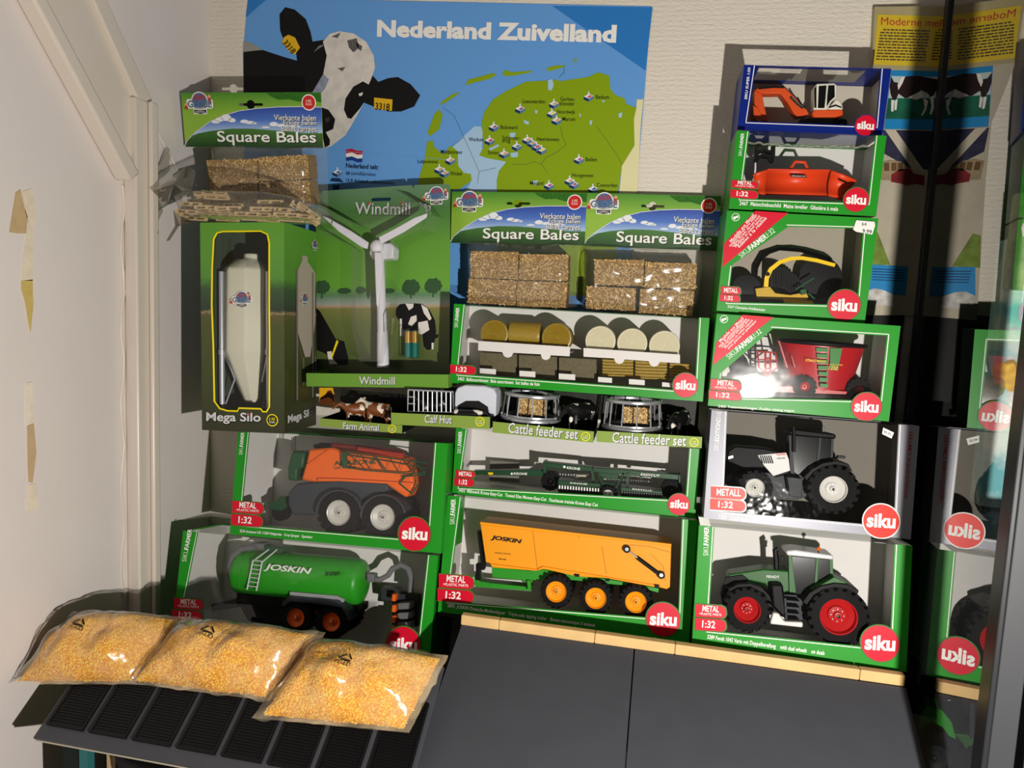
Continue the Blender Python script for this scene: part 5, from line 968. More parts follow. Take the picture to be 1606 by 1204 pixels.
def tray(p8, label, text, tq, badge, depth=.085, back=.062):
    fr = Frame(pose(*p8)); w, h = p8[3], p8[4]; root = thing('toy_tray', fr.m, label, 'toy tray', 'low toy trays under the long bale box')
    MB(fr).box(0, w, 0, .0008, 0, h).build('front_panel', TRAYG, root, smooth=False)
    MB(fr).box(0, w, .0008, depth, 0, .0008).box(0, .0008, .0008, depth, .0008, h).box(w - .0008, w, .0008, depth, .0008, h).build('tray_floor', BLACK, root, smooth=False)
    MB(fr).box(0, w, depth - .0008, depth, .0008, back).build('back_card', mat('dark_picture_card', (26, 28, 22), .5, var=.5, vscale=60), root, smooth=False)
    mb = MB(fr); mb.ptext(text, (tq[0][0] + 2, tq[0][1] + 2), (tq[1][0] + 2, tq[1][1] + 2), tq[2], -.0006, 1, crop='Tr', bold=.02); mb.ptext(text, tq[0], tq[1], tq[2], -.0010, 0, crop='Tr', bold=.018); mb.build('tray_lettering', [MATS['metal_print'], MATS['dark_green_text']], root, smooth=False, normals=False)
    a, b, r = badge; c = fr.lp(*cr('Tr', (a, b)), -.0006); e = fr.lp(*cr('Tr', (a + r, b)), -.0006); ring_badge(fr, c, e[0] - c[0], -.0006, root, TRAYG); return fr, root
FAp = (-.4191, 1.09, -.1977, .133, .0124, 0, 0, .74); CHp = (-.2881, 1.07, -.1778, .1511, .0179, 0, 0, -1.47); F1p = (-.1351, 1.075, -.1843, .1486, .0163, 0, 0, 1.57); F2p = (.0174, 1.075, -.1838, .1471, .016, 0, 0, -.74)
fr, root = tray(FAp, 'low tray lettered Farm Animal, with two brown cows', 'Farm Animal', ((145, 232), (286, 240), 26), (338, 232, 16), .078, .050)
mb = MB(fr); yb = .0765; mb.poly(fr.lps([(52, 70), (105, 70), (110, 90), (112, 142), (52, 135)], yb, 'Tr'), yb, 0); mb.poly(fr.lps([(54, 112), (75, 100), (85, 82), (100, 80), (108, 100), (112, 142), (52, 136)], yb - .0003, 'Tr'), yb - .0004, 1); mb.build('printed_sunset', [mat('sunset_yellow', (236, 178, 30), .5), mat('sunset_brown', (96, 50, 14), .5)], root, smooth=False)
c = fr.lp(*cr('Tr', (190, 190)), .03); cow(fr, (c[0], .03, .001), .040, 205, COWBR, 'brown and white toy cow facing left on the Farm Animal tray', head_down=.1)
c = fr.lp(*cr('Tr', (262, 195)), .02); cow(fr, (c[0] + .004, .026, .001), .046, 172, COWBR, 'brown and white toy cow on the Farm Animal tray, next to the Calf Hut tray')
mb = MB(fr); mb.box(FAp[3] * .55, FAp[3], .0762, .077, .03, .048); mb.build('printed_band', BLACK, root, smooth=False)
fr, root = tray(CHp, 'low tray lettered Calf Hut, with white hut and rack', 'Calf Hut', ((466, 208), (573, 212), 32), (684, 203, 18), .088, .05)
rk = thing('toy_rack', fr.at(.05, .03, .001), 'black wire rack with thin bars on the Calf Hut tray', 'toy rack')
def p3t(fr, pts, y): return [(q[0], y, q[1]) for q in fr.lps(pts, y, 'Tr')]
RACKM = mat('rack_grey', (186, 190, 196), .35, metal=.5); mb = MB(fr)
for y in (.016, .05):
    mb.tube(p3t(fr, [(402, 78), (578, 86), (580, 168), (400, 164), (402, 78)], y), .0014, 6)
mb.build('rack_frame', RACKM, rk)
for i in range(9):
    x = 425 + i * 18; MB(fr).tube(p3t(fr, [(x, 79 + i * .8), (x, 165)], .016), .0009, 5).build('bar', RACKM, rk)
for z in (105, 132): MB(fr).tube(p3t(fr, [(402, z), (430, z + 2)], .016), .0009, 5).build('bar', RACKM, rk)
MB(fr).prism(fr.lps([(400, 164), (580, 168), (580, 176), (398, 172)], .014, 'Tr'), .014, .05).build('rack_base', PLBLACK, rk)
c = fr.lp(*cr('Tr', (500, 165)), .034); cow(fr, (c[0] - .002, .034, .004), .036, 185, COWBW, 'small black and white toy calf behind the rack bars')
hut = thing('toy_calf_hut', fr.at(.12, .045, .001), 'white toy calf hut with arched roof on the tray', 'toy hut')
mb = MB(fr); HT = fr.lps([(578, 180), (580, 92), (590, 72), (620, 62), (700, 66), (735, 76), (745, 100), (742, 186)], .022, 'Tr'); mb.prism(HT, .030, .075); hb = mb.build('hut_shell', mat('hut_white', (200, 204, 214), .35), hut, bevel=.002)
MB(fr).prism(fr.lps([(590, 178), (598, 140), (630, 122), (680, 122), (715, 145), (722, 180)], .029, 'Tr'), .0285, .031).build('hut_opening', BLACK, hut)
c = fr.lp(*cr('Tr', (650, 178)), .014); cow(fr, (c[0] - .004, .014, .001), .044, 8, COWBW, 'black and white toy calf lying before the hut', lying=True, head_down=.4)
def feeder(fr, x0, x1, zt, zb, label, bq, bl, seed):
    yc = .047; a, b = fr.lp(*cr('Tr', (x0, zt)), yc), fr.lp(*cr('Tr', (x1, zt)), yc); lo = fr.lp(*cr('Tr', ((x0 + x1) / 2, zb)), yc)[1]; lo = max(lo, .0025); cx = (a[0] + b[0]) / 2; r = (b[0] - a[0]) / 2; hi = a[1]
    ry = .036; root = thing('ring_feeder', fr.at(cx, yc, .001), label, 'ring feeder', 'toy ring feeders')
    def ring(z, rr, name, k=1):
        mb = MB(fr); mb.tube([(cx + r * k * math.cos(2 * math.pi * i / 40), yc + ry * k * math.sin(2 * math.pi * i / 40), z) for i in range(41)], rr, 8); mb.build(name, mat('galvanised', (170, 172, 176), .3, metal=.6), root)
    ring(hi, .0030, 'top_ring', .93); ring(lo + .004, .0036, 'bottom_ring')
    mb = MB(fr); mb.lathe([(1, lo), (1, lo + .010)], (cx, yc, 0), 40, axis=2, sx=r * .985, sz=ry * .985, caps=False); mb.build('bottom_band', MATS['galvanised'], root)
    for i in range(12):
        t_ = 2 * math.pi * (i + .3) / 12; c_, s_ = math.cos(t_), math.sin(t_); MB(fr).cyl((cx + r * c_, yc + ry * s_, lo + .006), (cx + r * .93 * c_, yc + ry * .93 * s_, hi), .0011, 6).build('bar', MATS['galvanised'], root)
    Q = fr.lps(bq, yc, 'Tr'); bb = rough_block(fr, Q, .033, .062, seed, 10, 8, .0009, 120)
    o = bb.build('straw_bale', [STRAW, FLECK], None, xf=fr.at((Q[0][0] + Q[1][0]) / 2, yc, Q[3][1]).inverted(), normals=False); tag(o, bl, 'straw bale', 'straw in the ring feeders')
fr, root = tray(F1p, 'low tray lettered Cattle feeder set, next to the Calf Hut tray', 'Cattle feeder set', ((794, 248), (1068, 274), 42), (1100, 262, 18), .088, .064)
feeder(fr, 782, 1002, 86, 200, 'grey toy ring feeder on the tray next to the Calf Hut', [(846, 105), (946, 110), (942, 178), (842, 172)], 'small straw bale inside the ring feeder next to the Calf Hut', 71)
c = fr.lp(*cr('Tr', (1075, 222)), .035); cow(fr, (c[0] - .001, .054, .001), .056, 232, COWBW, 'black and white toy cow facing forward between the two ring feeders', head_down=.35)
fr, root = tray(F2p, 'low tray lettered Cattle feeder set, rightmost of the trays', 'Cattle feeder set', ((1204, 286), (1495, 300), 42), (1527, 285, 18), .088, .064)
feeder(fr, 1176, 1404, 114, 236, 'grey toy ring feeder on the rightmost tray', [(1250, 142), (1352, 146), (1348, 206), (1248, 202)], 'small straw bale inside the rightmost ring feeder', 72)
c = fr.lp(*cr('Tr', (1470, 250)), .03); cow(fr, (c[0], .052, .001), .050, 245, COWBW, 'black and white toy cow beside the rightmost ring feeder', head_down=.35)
MB(fr).box(.055, .066, .006, .012, .001, .006).build('blue_clip', mat('clip_blue', (20, 60, 190), .4), root, bevel=.001)
# ------------------------------------------------------------------ bag of pallets on the silo box
fr = Frame(Matrix.Translation(Vector((-.6042, 1.06, .104 + CAMZ)))); pw = mat('pallet_wood', (196, 172, 128), .7, var=.15, vscale=200)
def make_pallet():
    mb = MB(); L_, W2, H = .0375, .026, .0058
    for i in range(5): y = -W2 / 2 + i * (W2 - .004) / 4; mb.box(-L_ / 2, L_ / 2, y, y + .004, H - .0011, H)
    for x in (-L_ / 2, -.002, L_ / 2 - .004): mb.box(x, x + .004, -W2 / 2, W2 / 2, H - .0018, H - .0011)
    for x in (-L_ / 2, -.002, L_ / 2 - .004):
        for y in (-W2 / 2, -.002, W2 / 2 - .004): mb.box(x, x + .004, y, y + .004, .0009, H - .0018)
    for y in (-W2 / 2, -.002, W2 / 2 - .004): mb.box(-L_ / 2, L_ / 2, y, y + .004, 0, .0009)
    me = mb.build('toy_pallet', pw, None, smooth=False); d = me.data; bpy.data.objects.remove(me); return d
PME = make_pallet()
spots = [(420, 905, .05, 6, -4, 24), (470, 900, .045, 12, 3, 20), (330, 965, .03, -8, 6, -6), (430, 985, .028, 5, -3, 4), (300, 1030, .024, -4, 4, -10), (560, 990, .03, 18, -8, 2), (620, 975, .05, -12, 4, 8), (700, 1040, .022, 3, 0, -2), (790, 1035, .03, -6, 3, 4), (850, 955, .045, 10, -6, 10), (800, 1000, .025, 14, -5, -8), (930, 1000, .026, -14, 6, 3), (960, 1040, .022, 8, 2, -3), (1040, 990, .04, 30, 60, 6), (1080, 1010, .03, 20, 70, 12), (1060, 1050, .03, -10, 15, 4), (380, 950, .06, 2, 2, 10), (520, 1035, .05, 0, 2, 0)]
for i, (x, z, y, rz, ry, rx) in enumerate(spots):
    q = fr.lp(*cr('H1', (x, z)), y - .05); o = bpy.data.objects.new('toy_pallet', PME); COL.objects.link(o)
    o.matrix_world = fr.at(q[0], y - .05, max(q[1] - .003, .002)) @ Matrix.Rotation(R(rz), 4, 'Z') @ Matrix.Rotation(R(ry * .5), 4, 'Y') @ Matrix.Rotation(R(-abs(rx) - 8), 4, 'X')
    tag(o, 'tiny pale wooden toy pallet in the clear bag on the silo box', 'toy pallet', 'toy pallets in the clear bag')
out = [(140, 885), (205, 850), (300, 846), (430, 842), (600, 846), (760, 850), (900, 870), (1020, 905), (1120, 955), (1140, 1010), (1130, 1062), (1000, 1080), (800, 1078), (550, 1075), (350, 1066), (240, 1040), (180, 990)]
O = fr.lps(out, -.045, 'H1'); cx = sum(p[0] for p in O) / len(O); cz = sum(p[1] for p in O) / len(O); mb = MB(fr); n = len(O); vs = []; K = 7
for j in range(K):
    f = j / (K - 1); k = math.sin(f * math.pi / 2) ** .6
    for i, p in enumerate(O):
        x = cx + (p[0] - cx) * k; z = cz + (p[1] - cz) * k; y = -.010 - .058 * math.cos(f * math.pi / 2) ** .8 + .005 * noise.noise(Vector((x * 70, z * 70, 3))); vs.append((x, y, max(z, .0012)))
vs2 = [(v[0], .012 - (v[1] + .010) * .5, v[2]) for v in vs]
fs = [(j * n + i, j * n + (i + 1) % n, (j + 1) * n + (i + 1) % n, (j + 1) * n + i) for j in range(K - 1) for i in range(n)]
proot = thing('pallet_bag', fr.at(0, 0, .0), 'clear plastic bag full of small pallets on the silo box', 'plastic bag')
mb.add(vs, fs); mb.add(vs2, fs); mb.build('bag_film', BAG, proot, normals=False)
for nm, pts in (('bag_flap', [(40, 855), (90, 790), (200, 722), (300, 690), (360, 740), (300, 850), (205, 850), (140, 885), (170, 960)]), ('bag_flap', [(180, 985), (245, 1040), (300, 1062), (240, 1100), (160, 1200), (148, 1190), (190, 1080)])):
    F_ = fr.lps(pts, -.03, 'H1'); mb = MB(fr); mb.add([(p[0], -.03 + .012 * math.sin(i * 1.3), p[1]) for i, p in enumerate(F_)] + [(sum(p[0] for p in F_) / len(F_), -.036, sum(p[1] for p in F_) / len(F_))], [(i, (i + 1) % len(F_), len(F_)) for i in range(len(F_))])
    mb.build(nm, film('bag_flap_film', tint=(205, 200, 190), mult=2, rough=.12, milk=.16, milkcol=(140, 132, 120)), proot, normals=False)
# ------------------------------------------------------------------ wall poster
PF = Frame(Matrix.Translation(Vector((0, WY - .0015, 0)))); c1, c2 = 'P1', 'P2'
root = thing('wall_poster', Matrix.Translation(aty(690, 300, WY - .0015)), 'blue wall poster with a cow head and a map of the Netherlands', 'poster')
def flat(name, pts, m, lay, crop=None, parent=None):
    y = -.0002 - .00025 * lay; return MB(PF).poly(PF.lps(pts, y, crop), y).build(name, m, parent or root, smooth=False, normals=False)
def blue(nm, c): return mat(nm, c, .42)
base = MB(PF).prism(PF.lps([(389, -4), (1022, 10), (998, 300), (974, 600), (372, 590), (384, 200), (381, 85)], 0), -.0001, .0006).build('poster_sheet', blue('poster_blue', (100, 158, 222)), root, smooth=False)
flat('printed_corner', [(800, 36), (1412, 44), (1368, 430)], blue('poster_deep', (46, 122, 196)), 1, c2); flat('printed_corner', [(76, -2), (190, -2), (62, 110)], blue('poster_deep', (0, 0, 0)), 1, c1)
LAND = mat('map_green', (134, 162, 12), .45); LAKE = mat('map_lake', (164, 198, 226), .45)
flat('printed_lake', [(325, 770), (365, 770), (378, 800), (372, 900), (400, 960), (520, 985), (480, 1040), (470, 1300), (240, 1300), (250, 1180), (300, 1120), (305, 1070), (228, 1040), (190, 895)], LAKE, 1, c2)
flat('printed_land', [(370, 745), (388, 680), (440, 605), (510, 560), (640, 497), (770, 490), (820, 484), (850, 494), (1020, 468), (1080, 440), (1148, 460), (1155, 540), (1180, 575), (1242, 600), (1250, 632), (1312, 655), (1298, 730), (1305, 880), (1225, 1010), (1200, 1180), (1190, 1500), (1180, 1800), (480, 1800), (465, 1500), (462, 1100), (475, 1040), (522, 985), (400, 962), (355, 945), (380, 900), (376, 800)], LAND, 2, c2)
flat('printed_land', [(38, 860), (72, 855), (82, 895), (140, 940), (178, 885), (225, 920), (228, 1010), (262, 1052), (305, 1060), (310, 1100), (230, 1155), (190, 1150), (180, 1500), (-60, 1500), (-10, 1080), (28, 950)], LAND, 2, c2)
for p in ([(85, 690), (112, 665), (133, 700), (112, 788), (55, 830), (40, 808)], [(115, 640), (130, 615), (200, 570), (238, 558), (215, 582), (150, 625)], [(268, 520), (290, 485), (440, 444), (462, 455), (420, 480), (330, 502)], [(498, 440), (520, 424), (550, 440), (676, 430), (676, 440), (560, 462), (505, 462)], [(762, 428), (775, 410), (830, 398), (888, 398), (850, 415), (790, 432)], [(934, 360), (950, 354), (946, 384), (936, 380)]): flat('printed_island', p, LAND, 2, c2)
flat('printed_border_land', [(1316, 605), (1356, 605), (1340, 760), (1310, 1300), (1196, 1300), (1225, 1010), (1302, 885), (1298, 725), (1312, 660)], mat('map_cream', (224, 218, 168), .5), 3, c2)
for p in ([(775, 490), (800, 480), (810, 520), (795, 552), (775, 545)], [(540, 810), (578, 806), (570, 840), (545, 838)], [(545, 932), (590, 926), (592, 955), (552, 958)], [(415, 905), (470, 878), (480, 888), (420, 918)], [(695, 670), (712, 672), (708, 692), (698, 690)], [(625, 730), (660, 742), (655, 760), (630, 750)], [(1028, 735), (1044, 732), (1040, 760), (1030, 762)], [(1205, 690), (1228, 685), (1222, 715), (1206, 716)], [(1100, 610), (1125, 612), (1110, 624)], [(965, 690), (975, 695), (974, 715), (967, 706)], [(680, 1105), (715, 1095), (700, 1135), (690, 1120)]): flat('printed_water', p, LAKE, 3, c2)
y = -.0011; MAPL = mat('map_line', (70, 84, 60), .5); LN = lambda pts: MB(PF).line(PF.lps(pts, y, c2), .0005, y).build('printed_border', MAPL, root, smooth=False, normals=False)
for p in ([(133, 655), (200, 700), (262, 835), (355, 1045), (345, 1115)], [(355, 1045), (460, 1022)], [(262, 835), (190, 893)], [(870, 400), (874, 440), (845, 470)], [(850, 770), (862, 830), (885, 880), (830, 925), (760, 960), (735, 1000), (690, 985), (640, 1000), (560, 1000)], [(1070, 770), (1130, 850), (1200, 950), (1225, 1005)], [(735, 1000), (770, 1050)]): LN(p)
# factory symbols and town names
ICW = mat('icon_white', (226, 230, 236), .5); ICB = mat('icon_navy', (24, 50, 92), .5)
ICC = [mat('icon_%d' % i, c, .5) for i, c in enumerate([(150, 70, 90), (220, 150, 70), (206, 50, 60), (60, 130, 110), (236, 214, 70), (190, 60, 130), (30, 90, 160)])]
def icon(x, y_, k, crop=c2, s=1.0):
    L_ = 4; y = -.0014; mb = MB(PF); q = lambda pts, d: mb.poly(PF.lps([(x + a * s, y_ + b * s) for a, b in pts], y - d, crop), y - d, mm)
    mm = 1; q([(-30, 0), (0, 12), (0, 32), (-30, 18)], 0); mm = 3; q([(0, 12), (30, -4), (30, 14), (0, 32)], .0002); mm = 0; q([(-30, 0), (2, -18), (30, -4), (0, 12)], .0001); mm = 2; q([(-8, 2), (10, -9), (22, -3), (2, 8)], .0004); mm = 0; q([(-4, -31), (4, -31), (4, -14), (-4, -14)], .0003)
    mb.build('factory_symbol', [ICW, ICB, ICC[k], mat('icon_steel', (88, 124, 160), .5)], root, smooth=False, normals=False)
for x, z, k in [(604, 662, 0), (810, 632, 1), (798, 690, 4), (826, 732, 1), (1022, 588, 2), (444, 772, 0), (418, 855, 2), (584, 890, 3), (506, 935, 1), (648, 850, 1), (676, 870, 1), (704, 892, 2), (734, 912, 4), (962, 970, 5), (178, 975, 1), (112, 1030, 1), (142, 1052, 1), (780, 1128, 5), (906, 1100, 1), (932, 1122, 5), (1048, 1150, 6)]: icon(x, z, k)
y = -.0013
for s, x0, x1, z in [('Leeuwarden', 620, 756, 628), ('Gerkes-', 850, 938, 614), ('klooster', 846, 936, 642), ('Noordwijk', 830, 940, 698), ('Marum', 862, 940, 736), ('Bedum', 1066, 1146, 602), ('Bolsward', 486, 588, 786), ('Workum', 292, 382, 860), ('Scharster-', 497, 606, 850), ('brug', 497, 544, 874), ('Heerenveen', 706, 842, 858), ('Sloten', 408, 474, 940), ('Middenmeer', 122, 254, 936), ('Lutjewinkel', -20, 102, 1000), ('Winkel', 178, 248, 1068), ('Beilen', 1004, 1072, 982), ('Meppel', 664, 746, 1132), ('Hoogeveen', 922, 1050, 1084), ('Coevorden', 1072, 1196, 1138)]: MB(PF).ptext(s, (x0, z), (x1, z + (x1 - x0) * .02), 24 if 'g' not in s and 'j' not in s and 'p' not in s else 29, y, crop=c2, bold=.004).build('town_name', BLACK, root, smooth=False, normals=False)
MB(PF).ptext('Nederland Zuivelland', (591, 58), (966, 67.5), 27, -.0012, bold=.045).build('poster_title', WHITE, root, smooth=False, normals=False)
# cow head
head = flat('printed_cow', [(48, 325), (170, 315), (300, 358), (385, 382), (380, 340), (310, 280), (278, 190), (274, 90), (310, 45), (370, 60), (440, 120), (470, 200), (482, 262), (560, 250), (590, 330), (570, 430), (520, 540), (540, 700), (48, 700)], COWB, 2, c1)
flat('printed_neck', [(48, 262), (80, 262), (170, 312), (48, 327)], mat('cow_grey', (150, 148, 142), .5), 3, c1, head)
flat('printed_face', [(548, 262), (590, 214), (650, 196), (740, 210), (820, 262), (868, 350), (876, 430), (850, 500), (864, 530), (810, 640), (745, 760), (690, 850), (600, 920), (560, 932), (520, 860), (530, 700), (482, 580), (550, 465), (572, 350)], mat('cow_face', (214, 208, 200), .5, var=.12, vscale=60), 3, c1, head)
flat('printed_shadow', [(482, 580), (550, 465), (585, 500), (560, 560), (520, 600)], mat('cow_blue_grey', (140, 148, 166), .5, var=.2, vscale=120), 4, c1, head)
flat('printed_ear', [(836, 532), (862, 476), (896, 516), (960, 492), (1020, 485), (1100, 530), (1160, 600), (1122, 670), (1040, 702), (960, 702), (870, 672), (806, 646), (780, 684), (725, 748), (702, 742), (680, 690), (690, 620), (740, 545), (800, 512)], COWB, 4, c1, head)
flat('printed_nose', [(540, 676), (582, 690), (625, 750), (612, 812), (566, 832), (592, 880), (590, 912), (560, 932), (536, 800)], COWB, 4, c1, head)
for p in ([(700, 255), (760, 240), (775, 300), (740, 330), (712, 300)], [(755, 265), (795, 290), (790, 320), (770, 310)], [(640, 430), (690, 420), (670, 450)], [(600, 230), (660, 205), (640, 240)]): flat('printed_speckle', p, mat('speckle', (96, 92, 90), .6, var=.3, vscale=300), 4, c1, head)
flat('printed_eye', [(772, 590), (800, 580), (795, 600), (778, 606)], COWW, 5, c1, head); flat('printed_nostril', [(560, 745), (590, 735), (590, 760), (570, 775)], mat('nostril', (58, 54, 54), .5), 5, c1, head); flat('printed_lash', [(490, 330), (520, 290), (560, 275), (548, 290), (512, 312)], mat('lash_grey', (120, 118, 120), .5), 5, c1, head)
TAGY = mat('tag_yellow', (222, 176, 30), .5)
for pts, t0, t1, hh in (([(302, 235), (330, 218), (372, 236), (404, 300), (372, 342), (346, 336), (288, 266)], (292, 272), (352, 342), 38), ([(870, 614), (986, 626), (982, 698), (870, 686)], (876, 690), (966, 697), 44)):
    o = flat('printed_ear_tag', pts, TAGY, 5, c1, head); MB(PF).ptext('3318', t0, t1, hh, -.0022, crop=c1, bold=.012).build('tag_number', BLACK, o, smooth=False, normals=False)
# flag and legend
y = -.0009; mb = MB(PF)
for i, m in enumerate((0, 1, 2)): mb.poly(PF.lps([(692, 942 + i * 24), (730, 936 + i * 24), (765, 950 + i * 24), (796, 948 + i * 24), (796, 972 + i * 24), (765, 974 + i * 24), (730, 960 + i * 24), (694, 966 + i * 24)], y, c1), y, m)
mb.build('printed_flag', [mat('flag_red', (190, 30, 40), .5), WHITE, mat('flag_blue', (30, 60, 140), .5)], root, smooth=False, normals=False)
mb = MB(PF); mb.ptext('Nederland telt:', (692, 1056), (896, 1068), 30, y, crop=c1, bold=.025); mb.ptext('58', (692, 1100), (716, 1101), 20, y, crop=c1, bold=.025); mb.ptext('zuivelfabrieken', (724, 1101), (880, 1110), 24, y, crop=c1); mb.ptext('13,9 duizend', (692, 1148), (830, 1155), 24, y, crop=c1, bold=.025); mb.ptext('melkveehouders', (838, 1155), (1000, 1162), 22, y, crop=c1); mb.build('legend_lettering', mat('legend_navy', (16, 34, 66), .5), root, smooth=False, normals=False)
icon(638, 1084, 6, c1, 1.0); flat('legend_barn', [(590, 1140), (605, 1120), (655, 1122), (680, 1148)], ICB, 3, c1); flat('legend_truck', [(610, 1165), (650, 1165), (650, 1200), (610, 1200)], ICB, 3, c1)
mb = MB(PF); mb.line(PF.lps([(520, 940), (1400, 1010)], -.0012, c1), .0006, -.0012); mb.build('fold_line', mat('fold_blue', (120, 170, 220), .5), root, smooth=False)
# ------------------------------------------------------------------ school chart on the right part of the wall
CFr = Frame(Matrix.Translation(Vector((0, WY - .014, 0)))); PF = CFr; c3 = 'Mo'
root = thing('wall_chart', Matrix.Translation(aty(1440, 300, WY - .014)), 'folded school chart with yellow text page and cow picture, beside the glass cabinet', 'poster')
MB(PF).prism(PF.lps([(112, 40), (540, 34), (520, 400), (500, 700), (470, 1100), (440, 1750), (20, 1750), (120, 1000), (150, 700), (95, 390)], .002, c3), .0005, .010).build('chart_sheet', mat('chart_paper', (178, 168, 148), .6, var=.08, vscale=30), root, smooth=False)
yel = flat('text_page', [(130, 80), (560, 92), (540, 374), (105, 358)], mat('page_yellow', (224, 196, 30), .5), 0, c3)
MB(PF).ptext('Moderne melkw', (148, 138), (560, 152), 42, -.0008, crop=c3).build('chart_title', mat('title_red', (190, 30, 40), .5), yel, smooth=False, normals=False)
mb = MB(PF); rnd = random.Random(4); y = -.0007
for col, (xa, xb) in enumerate(((146, 420), (452, 540))):
    for i in range(11):
        x = xa - i * 2.6 + (14 if i == 0 else 0); z = 160 + i * 16.5
        while x < xb - i * 2.6 - 8:
            l = rnd.uniform(10, 40); x2 = min(x + l, xb - i * 2.6); mb.poly(PF.lps([(x, z + (x - xa) * .03), (x2, z + (x2 - xa) * .03), (x2, z + 8 + (x2 - xa) * .03), (x, z + 8 + (x - xa) * .03)], y, c3), y); x = x2 + 5
mb.build('text_lines', mat('small_print', (70, 58, 20), .6), yel, smooth=False, normals=False)
pic = flat('picture_panel', [(205, 390), (520, 396), (490, 722), (165, 716)], mat('panel_blue', (28, 128, 186), .5), 1, c3)
flat('picture_sky', [(205, 422), (490, 428), (478, 545), (188, 545)], mat('sky_pale', (176, 190, 188), .5), 2, c3, pic); flat('picture_field', [(190, 545), (478, 545), (468, 662), (172, 660)], mat('field_teal', (22, 92, 70), .5, var=.3, vscale=50), 2, c3, pic)
HB = mat('cow_dark_brown', (34, 18, 20), .5)
flat('picture_cow', [(205, 425), (220, 455), (245, 460), (280, 425), (350, 420), (460, 440), (465, 480), (440, 530), (430, 560), (410, 520), (370, 500), (330, 540), (280, 545), (245, 520), (235, 545), (215, 560), (200, 520), (196, 480)], HB, 3, c3, pic)
for p in ([(262, 430), (282, 424), (268, 460), (244, 500), (240, 470)], [(300, 540), (370, 505), (385, 540), (340, 555)], [(205, 555), (222, 555), (216, 620), (204, 618)], [(224, 560), (240, 548), (234, 610), (222, 612)], [(384, 545), (410, 560), (398, 610), (380, 642), (370, 640), (390, 600)], [(420, 540), (440, 530), (442, 600), (428, 636), (418, 632), (428, 590)]): flat('picture_patch', p, COWW, 4, c3, pic)
flat('roof_picture', [(160, 722), (500, 728), (490, 960), (390, 940), (300, 930), (160, 850)], mat('navy_roof', (42, 42, 66), .6, var=.4, vscale=60), 1, c3)
flat('beam_picture', [(168, 718), (228, 720), (386, 945), (325, 945)], mat('beam_print', (190, 180, 160), .6), 2, c3)
ar = flat('arch_picture', [(150, 900), (200, 888), (255, 896), (300, 930), (330, 990), (330, 1010), (150, 1000)], mat('stone_print', (150, 130, 100), .6, var=.2, vscale=80), 2, c3)
for x in (165, 205, 240): flat('arch_stone', [(x, 905), (x + 28, 903), (x + 30, 948), (x, 950)], mat('stone_brown', (96, 70, 40), .6), 3, c3, ar)
flat('tractor_picture', [(205, 970), (250, 940), (310, 935), (330, 965), (390, 975), (388, 1030), (340, 1020), (290, 1030), (260, 1020), (205, 1010)], mat('tractor_print', (110, 22, 28), .6, var=.3, vscale=100), 3, c3)
flat('meadow_picture', [(90, 1300), (130, 1290), (200, 1470), (60, 1470)], mat('meadow_print', (110, 130, 50), .6, var=.3, vscale=60), 1, c3)
bp = flat('text_panel', [(85, 1468), (300, 1480), (285, 1640), (55, 1620)], MATS['panel_blue'], 2, c3)
mb = MB(PF); y = -.0011
for i in range(5): mb.poly(PF.lps([(100, 1490 + i * 15), (280, 1498 + i * 15), (280, 1503 + i * 15), (100, 1495 + i * 15)], y, c3), y)
mb.build('panel_lines', mat('panel_dark', (12, 50, 96), .5), bp, smooth=False)
flat('machine_picture', [(60, 1620), (110, 1600), (160, 1610), (230, 1640), (220, 1700), (60, 1690)], mat('machine_print', (190, 186, 180), .6, var=.3, vscale=80), 3, c3)
mb = MB(PF); y = -.004; mb.add([(p[0], y, p[1]) for p in PF.lps([(110, 44), (330, 30), (545, 40), (540, 110), (520, 400), (90, 384)], y, c3)], [(0, 1, 2, 3, 4, 5)]); mb.build('plastic_sleeve', film('sleeve', tint=(250, 248, 225), mult=1.4, rough=.12, milk=.03), root, normals=False, smooth=False)

DB = MB(PF); q = PF.lps([(1372, 488), (1478, 496), (1420, 1120), (1330, 1100)], .004); DB.box(.30, .392, .006, .012, q[3][1], q[0][1])
tag(DB.build('black_board', mat('black_board_paint', (13, 13, 13), .6), None, smooth=False, xf=PF.at(.346, .009, q[3][1]).inverted()), 'plain black board below the school chart behind the right stack', 'board')
# ------------------------------------------------------------------ toy barn (right) with wooden ridge, dark roof boards
def plane_hit(px, py, o, n):
    d = ray(px, py); return CAM + d * ((o - CAM).dot(n) / d.dot(n))
ROOFG = mat('roof_grey', (66, 67, 72), .42, var=.04, vscale=30); PINE = mat('pine_strip', (214, 178, 122), .5, var=.08, vscale=25); DARKB = mat('dark_board', (24, 25, 26), .6)
TABZ = .46
struct_tb = MB(); struct_tb.box(-.76, .325, .50, 1.21, TABZ - .03, TABZ)
tbl = thing('table', Matrix.Translation((-.2, .85, 0)), 'dark table under the toy barns', 'table'); struct_tb.build('table_top', DARKB, tbl, smooth=False, bevel=.002)
for x in (-.72, .29):
    for y in (.54, 1.17): MB().box(x - .02, x + .02, y - .02, y + .02, 0, TABZ - .03).build('leg', DARKB, tbl, smooth=False)
RP = (.0653, .985, -.4461, .5815, .019, -.05, 0, 1.21); rf = Frame(pose(*RP))
barn = thing('toy_barn', Matrix.Translation((.06, .95, TABZ)), 'toy barn with dark grey roof boards and pale wooden ridge', 'toy barn')
seams = [723] + [640 + x * .6015 for x in (237, 487, 697, 1180)] + [1421]
for a, b in zip(seams[:-1], seams[1:]):
    yy = 966 + (a - 723) * .1365; xa = rf.lp(a, yy)[0]; xb = rf.lp(b, 966 + (b - 723) * .1365)[0]
    MB(rf).box(xa + .0002, xb - .0002, 0, .012, .0, .0145).build('ridge_strip', PINE, barn, smooth=False, bevel=.0015)
